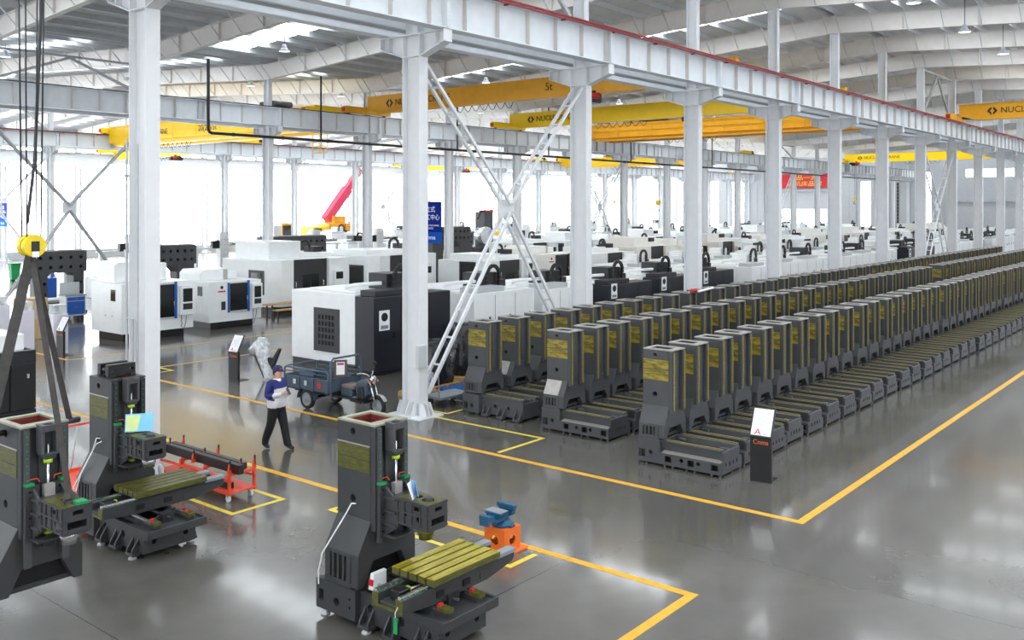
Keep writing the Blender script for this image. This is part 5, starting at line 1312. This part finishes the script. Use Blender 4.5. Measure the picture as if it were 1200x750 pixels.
# dark-fronted white cabinet machine at the left edge
t = thing('machine_tool', 'white machine with black lower doors behind the hoisted column', 'machine', (6.6, 23.15, 0))
MB().box(0, 3.55, 0, 2.4, .0, .18).build('plinth', M_BLACK, t); MB().box(0, 3.5, .1, 2.5, .15, 1.55).build('body', M_MWHITE, t, .02); MB().box(1.6, 3.55, .0, .12, .2, 1.6).build('front_panel', M_NAVY, t, .01)
MB().box(1.0, 3.5, .5, 2.4, 1.55, 1.95).build('upper_cover', M_MWHITE, t, .04, 2); MB().box(3.5, 3.56, .05, 1.6, .2, 1.6).build('side_panel', M_NAVY, t); MB().box(2.3, 2.9, -.06, 0, .2, 1.25).box(2.95, 3.5, -.05, 0, .2, 1.3).build('door', M_BLACK, t, .01); MB().box(3.3, 3.36, -.09, -.04, .95, 1.05).build('lock', M_STEEL, t)

# ---------------------------------------------------------------- cargo tricycle (front towards -Y)
t = thing('cargo_tricycle', 'slate-blue electric cargo tricycle with open box and notice board', 'tricycle', (15.3, 17.9, 0), math.radians(2))
def tyre(x, y, r, w_, parent):
    o = MB().lathe([(r*.66, -w_*.4), (r*.8, -w_*.5), (r*.95, -w_*.42), (r, -w_*.2), (r, w_*.2), (r*.95, w_*.42), (r*.8, w_*.5), (r*.66, w_*.4)], n=26, ax='x').build('wheel', M_RUB, parent); o.location = (x, y, r)
    MB().lathe([(r*.68, -w_*.36), (r*.6, -w_*.28), (r*.3, -w_*.3), (r*.12, -w_*.55), (0, -w_*.55)], n=26, ax='x').lathe([(r*.68, w_*.36), (r*.6, w_*.28), (r*.3, w_*.3), (r*.12, w_*.55), (0, w_*.55)], n=26, ax='x').build('rim', M_GREY, o)
    return o
tyre(-.47, .8, .25, .12, t); tyre(.47, .8, .25, .12, t); tyre(0, -1.2, .245, .09, t)
MB().cyl((-.45, .8, .25), (.45, .8, .25), .04, n=10).build('axle', M_BLACK, t)
MB().box(-.3, -.24, -.8, 1.5, .36, .42).box(.24, .3, -.8, 1.5, .36, .42).box(-.5, .5, .0, 1.6, .45, .49).build('chassis', M_BLACK, t)
bx_ = MB().box(-.54, .54, -.04, 1.62, .49, .52)
for s in (-1, 1):
    bx_.box(s*.53-.012, s*.53+.012, -.04, 1.62, .5, .8)
    for y in (.0, .52, 1.05, 1.58): bx_.box(s*.545-.025, s*.545+.025, y-.03, y+.03, .48, .8)
bx_.box(-.53, .53, 1.6, 1.624, .5, .8).box(-.53, .53, -.05, -.03, .5, .8)
bo = bx_.build('cargo_box', M_TRIKE, t, .004)
for s in (-1, 1):
    MB().tube([(s*.54, -.03, .8), (s*.54, -.03, .94), (s*.54, .03, 1.0), (s*.54, 1.53, 1.0), (s*.54, 1.6, .94), (s*.54, 1.6, .5)], .022, 8).tube([(s*.54, 0, .9), (s*.54, 1.6, .9)], .014, 6).build('side_rail', M_TRIKE, bo)
    MB().box(s*.54-.01, s*.54+.01, .5, 1.05, .84, .96).build('rail_panel', M_TRIKE, bo)
    fd = MB()
    for k in range(8):
        a0, a1 = math.pi*k/8, math.pi*(k+1)/8
        fd.add([(s*.4, .8+.31*math.cos(a0), .25+.31*math.sin(a0)), (s*.56, .8+.31*math.cos(a0), .25+.31*math.sin(a0)), (s*.56, .8+.31*math.cos(a1), .25+.31*math.sin(a1)), (s*.4, .8+.31*math.cos(a1), .25+.31*math.sin(a1))], [(0,1,2,3)])
    fd.build('mudguard', M_TRIKE, t)
    MB().box(s*.57-.004, s*.57+.004, 1.14, 1.24, .6, .72).box(s*.57-.004, s*.57+.004, .72, .82, .6, .72).build('white_sticker', M_MGREY, bo)
    MB().cyl((s*.555, .28, .65), (s*.562, .28, .65), .075, n=18).build('red_sticker', M_RED, bo)
MB().tube([(-.54, 1.62, .8), (-.54, 1.62, .96), (-.48, 1.62, 1.0), (.48, 1.62, 1.0), (.54, 1.62, .96), (.54, 1.62, .8)], .02, 8).build('tail_rail', M_TRIKE, bo)
MB().tube([(-.5, -.08, .36), (-.5, -.08, 1.24), (-.42, -.08, 1.33), (.42, -.08, 1.33), (.5, -.08, 1.24), (.5, -.08, .36)], .026, 8).tube([(-.5, -.08, .84), (.5, -.08, .84)], .016, 6).build('roll_bar', M_TRIKE, t)
nb = MB().box(-.2, .12, -.14, -.12, .86, 1.28).build('notice_board', mat('board_brown', (92, 80, 72), .6), t); MB().box(-.14, .06, -.146, -.139, .92, 1.23).build('notice_sheet', M_PAPER, nb); MB().box(-.12, .04, -.149, -.145, 1.16, 1.21).build('notice_head', mat('notice_magenta', (170, 40, 120), .5), nb)
nb.location = (-.12, -.06, 0); nb.rotation_euler = (0, 0, math.radians(-40)); 
MB().box(-.2, .2, -.5, -.1, .4, .58).build('battery_box', M_TRIKE, t, .02); MB().box(-.2, .2, -.56, -.1, .58, .68).build('seat', M_SEAT, t, .035, 3)
MB().box(-.22, .22, -.95, -.45, .3, .33).build('foot_board', M_BLACK, t)
MB().prism([(-.55, .62), (-.6, .78), (-.8, .86), (-.98, .8), (-.96, .5), (-.78, .3), (-.66, .36)], 'x', -.16, .16).build('fairing', M_TRIKE, t, .04, 2)
for s in (-1, 1): MB().prism([(-.72, .66), (-.86, .7), (-.92, .42), (-.8, .26), (-.7, .34)], 'x', s*.2-.03, s*.2+.03).build('leg_shield', M_BLACK, t, .015)
MB().tube([(0, -.92, .95), (0, -1.02, .62), (0, -1.08, .5)], .035, 8).build('steering_head', M_BLACK, t)
for s in (-1, 1):
    MB().cyl((s*.07, -1.0, .78), (s*.07, -1.2, .25), .02, n=8).build('fork_leg', M_CHROME, t)
    MB().tube([(0, -.94, .92), (s*.12, -.9, 1.0), (s*.22, -.8, 1.02), (s*.36, -.7, .99)], .014, 8).build('handlebar', M_CHROME, t); MB().cyl((s*.28, -.76, 1.01), (s*.4, -.68, .98), .022, n=8).build('grip', M_RUB, t)
    MB().cyl((s*.26, -.8, 1.02), (s*.3, -.78, 1.16), .007, n=6).build('mirror_stem', M_BLACK, t); MB().lathe([(0, 0), (.05, .01), (.055, .025), (0, .03)], (s*.31, -.79, 1.2), 12, 'y').build('mirror', M_BLACK, t)
    MB().box(s*.14-.02, s*.14+.02, -1.06, -1.02, .8, .84).build('turn_signal', M_ORANGE, t)
MB().lathe([(0, .0), (.07, .0), (.1, -.06), (.1, -.1), (.085, -.11), (0, -.12)], (0, -.98, .86), 16, 'y').build('headlight', M_CHROME, t)
fm = MB()
for k in range(7):
    a0, a1 = math.radians(25+k*18), math.radians(43+k*18)
    fm.add([(-.06, -1.2+.29*math.cos(a0), .245+.29*math.sin(a0)), (.06, -1.2+.29*math.cos(a0), .245+.29*math.sin(a0)), (.06, -1.2+.29*math.cos(a1), .245+.29*math.sin(a1)), (-.06, -1.2+.29*math.cos(a1), .245+.29*math.sin(a1))], [(0,1,2,3)])
fm.build('front_mudguard', M_CHROME, t)

# ---------------------------------------------------------------- the walking man (front towards -Y)
def skin_body(name, nodes, edges, mats, pick, parent=None):
    me = bpy.data.meshes.new(name); me.from_pydata([n[0] for n in nodes], edges, [])
    o = bpy.data.objects.new(name, me); COL.objects.link(o)
    o.modifiers.new('skin', 'SKIN'); sv = me.skin_vertices[0].data
    for i, n in enumerate(nodes):
        r = n[1]; sv[i].radius = r if isinstance(r, tuple) else (r, r); sv[i].use_root = (i == 0)
    s = o.modifiers.new('sub', 'SUBSURF'); s.levels = 3; s.render_levels = 3
    dg = bpy.context.evaluated_depsgraph_get(); dg.update()
    m2 = bpy.data.meshes.new_from_object(o.evaluated_get(dg))
    bpy.data.objects.remove(o)
    m2.materials.clear()
    for m in mats: m2.materials.append(m)
    for p in m2.polygons: p.material_index = pick(p.center); p.use_smooth = True
    return obj(name, m2, parent)
N_ = []; E_ = []
def node(p, r, link=None):
    N_.append((Vector(p), r)); i = len(N_)-1
    if link is not None: E_.append((link, i))
    return i
pel = node((0, 0, .92), (.19, .16)); sp1 = node((0, -.01, 1.04), (.225, .19), pel); sp2 = node((0, -.005, 1.2), (.22, .185), sp1); ch = node((0, .005, 1.35), (.185, .14), sp2)
nk = node((0, -.01, 1.45), .06, ch); hd0 = node((0, -.03, 1.52), (.066, .082), nk); hd1 = node((0, -.035, 1.595), (.083, .098), hd0); hd2 = node((0, -.02, 1.66), (.078, .092), hd1)
node((0, -.135, 1.572), .013, hd1)
for s in (-1, 1): node((s*.083, -.015, 1.58), .016, hd1)
for s, kn, an, toe in ((-1, (-.105, .06, .52), (-.1, .26, .11), (-.1, .1, .035)), (1, (.1, -.1, .52), (.085, -.22, .1), (.085, -.4, .035))):
    h = node((s*.1, .0, .84), .12, pel); th = node(((s*.095+kn[0])/2, kn[1]/2, .69), .112, h); k = node(kn, .092, th); cf = node(((kn[0]+an[0])/2, (kn[1]+an[1])/2, .31), .088, k); a = node(an, .07, cf)
    hl = node((an[0], an[1]+.03, .045), .042, a); bl = node((an[0], an[1]-.1, .04), .042, a); node(toe, .034, bl)
for s, el, wr, ha in ((-1, (-.285, .02, 1.13), (-.14, -.2, 1.165), (-.075, -.27, 1.2)), (1, (.28, .0, 1.12), (.13, -.2, 1.14), (.06, -.27, 1.18))):
    sh = node((s*.19, .0, 1.385), .082, ch); ua = node((s*.24, .015, 1.26), .078, sh); e = node(el, .068, ua); fa = node(((el[0]+wr[0])/2, (el[1]+wr[1])/2, (el[2]+wr[2])/2), .06, e); w_ = node(wr, .042, fa); p = node(ha, (.034, .018), w_)
    for q in range(4): f1 = node((ha[0]-s*(.028), ha[1]-.03-.004*q, ha[2]+.03-.018*q), .0085, p); node((ha[0]-s*.058, ha[1]-.02, ha[2]+.034-.018*q), .008, f1)
    th_ = node((ha[0]+s*.005, ha[1]-.03, ha[2]+.04), .0095, p); node((ha[0]-s*.02, ha[1]-.055, ha[2]+.055), .009, th_)
def pick(c):
    x, y, z = c
    hands = (abs(x) < .125 and y < -.225 and 1.1 < z < 1.3)
    if (z > 1.455 and abs(x) < .11) or hands: return 0
    if z < .075: return 4
    if z < .88: return 3
    arm = abs(x) > .185 or y < -.17
    if arm and y < -.12: return 1                       # pale cuffs
    if z > 1.27 or (arm and z > 1.03): return 2         # navy yoke and sleeves
    return 1
man = thing('person', 'man in navy cap and white-navy jacket walking while looking at a phone', 'person', (11.96, 16.12, 0), math.radians(10))
skin_body('body', N_, E_, [M_SKIN, M_JWHITE, M_JNAVY, M_PANT, M_SHOE], pick, man)
cp = MB().lathe([(.106, 0), (.108, .03), (.097, .075), (.06, .11), (0, .12)], (0, -.03, 1.628), 18); cp.prism([(-.075, -.1), (.075, -.1), (.06, -.2), (0, -.225), (-.06, -.2)], 'z', 1.628, 1.638); cpo = cp.build('cap', M_CAPN, man)
MB().box(-.035, .035, -.132, -.122, 1.66, 1.69).build('cap_badge', M_TXTR, cpo)
MB().lathe([(.085, -.03), (.09, .0), (.075, .03), (.068, .03)], (0, -.01, 1.44), 14).build('collar', M_PAPER, man)
MB().lathe([(.094, .03), (.095, .0), (.09, -.05), (.075, -.09)], (0, -.005, 1.63), 12).build('hair', M_BLACK, man); 
for s in (-1, 1): MB().lathe([(0, -.008), (.009, -.004), (.009, .004), (0, .008)], (s*.032, -.121, 1.592), 8, 'y').build('eye', M_BLACK, man)
MB().box(-.022, .022, -.117, -.11, 1.532, 1.538).build('mouth', mat('lips', (150, 84, 80), .6), man)
ph = MB().box(-.036, .036, -.005, .005, -.075, .075).build('phone', M_BLACK, None, .004); ph.parent = None; tag(ph, 'dark phone held in the walking man\'s hands', 'phone')
ph.location = (11.96+.05, 16.12-.33, 1.23); ph.rotation_euler = (math.radians(-35), 0, math.radians(10))
# small things left on the back-row castings
t = thing('rag_and_rod', 'red rag bundle and white rods lying on top of the back-row castings', 'rag', (27.1, 14.55, 2.252))
MB().tube([(0, 0, .05), (.2, .1, .06), (.35, 0, .05), (.5, .12, .06), (.2, .2, .05), (.05, .1, .06)], .045, 8).build('rag', M_RED, t); MB().tube([(.2, -.1, .04), (1.7, .15, .04)], .04, 8).build('rod', M_PAPER, t)
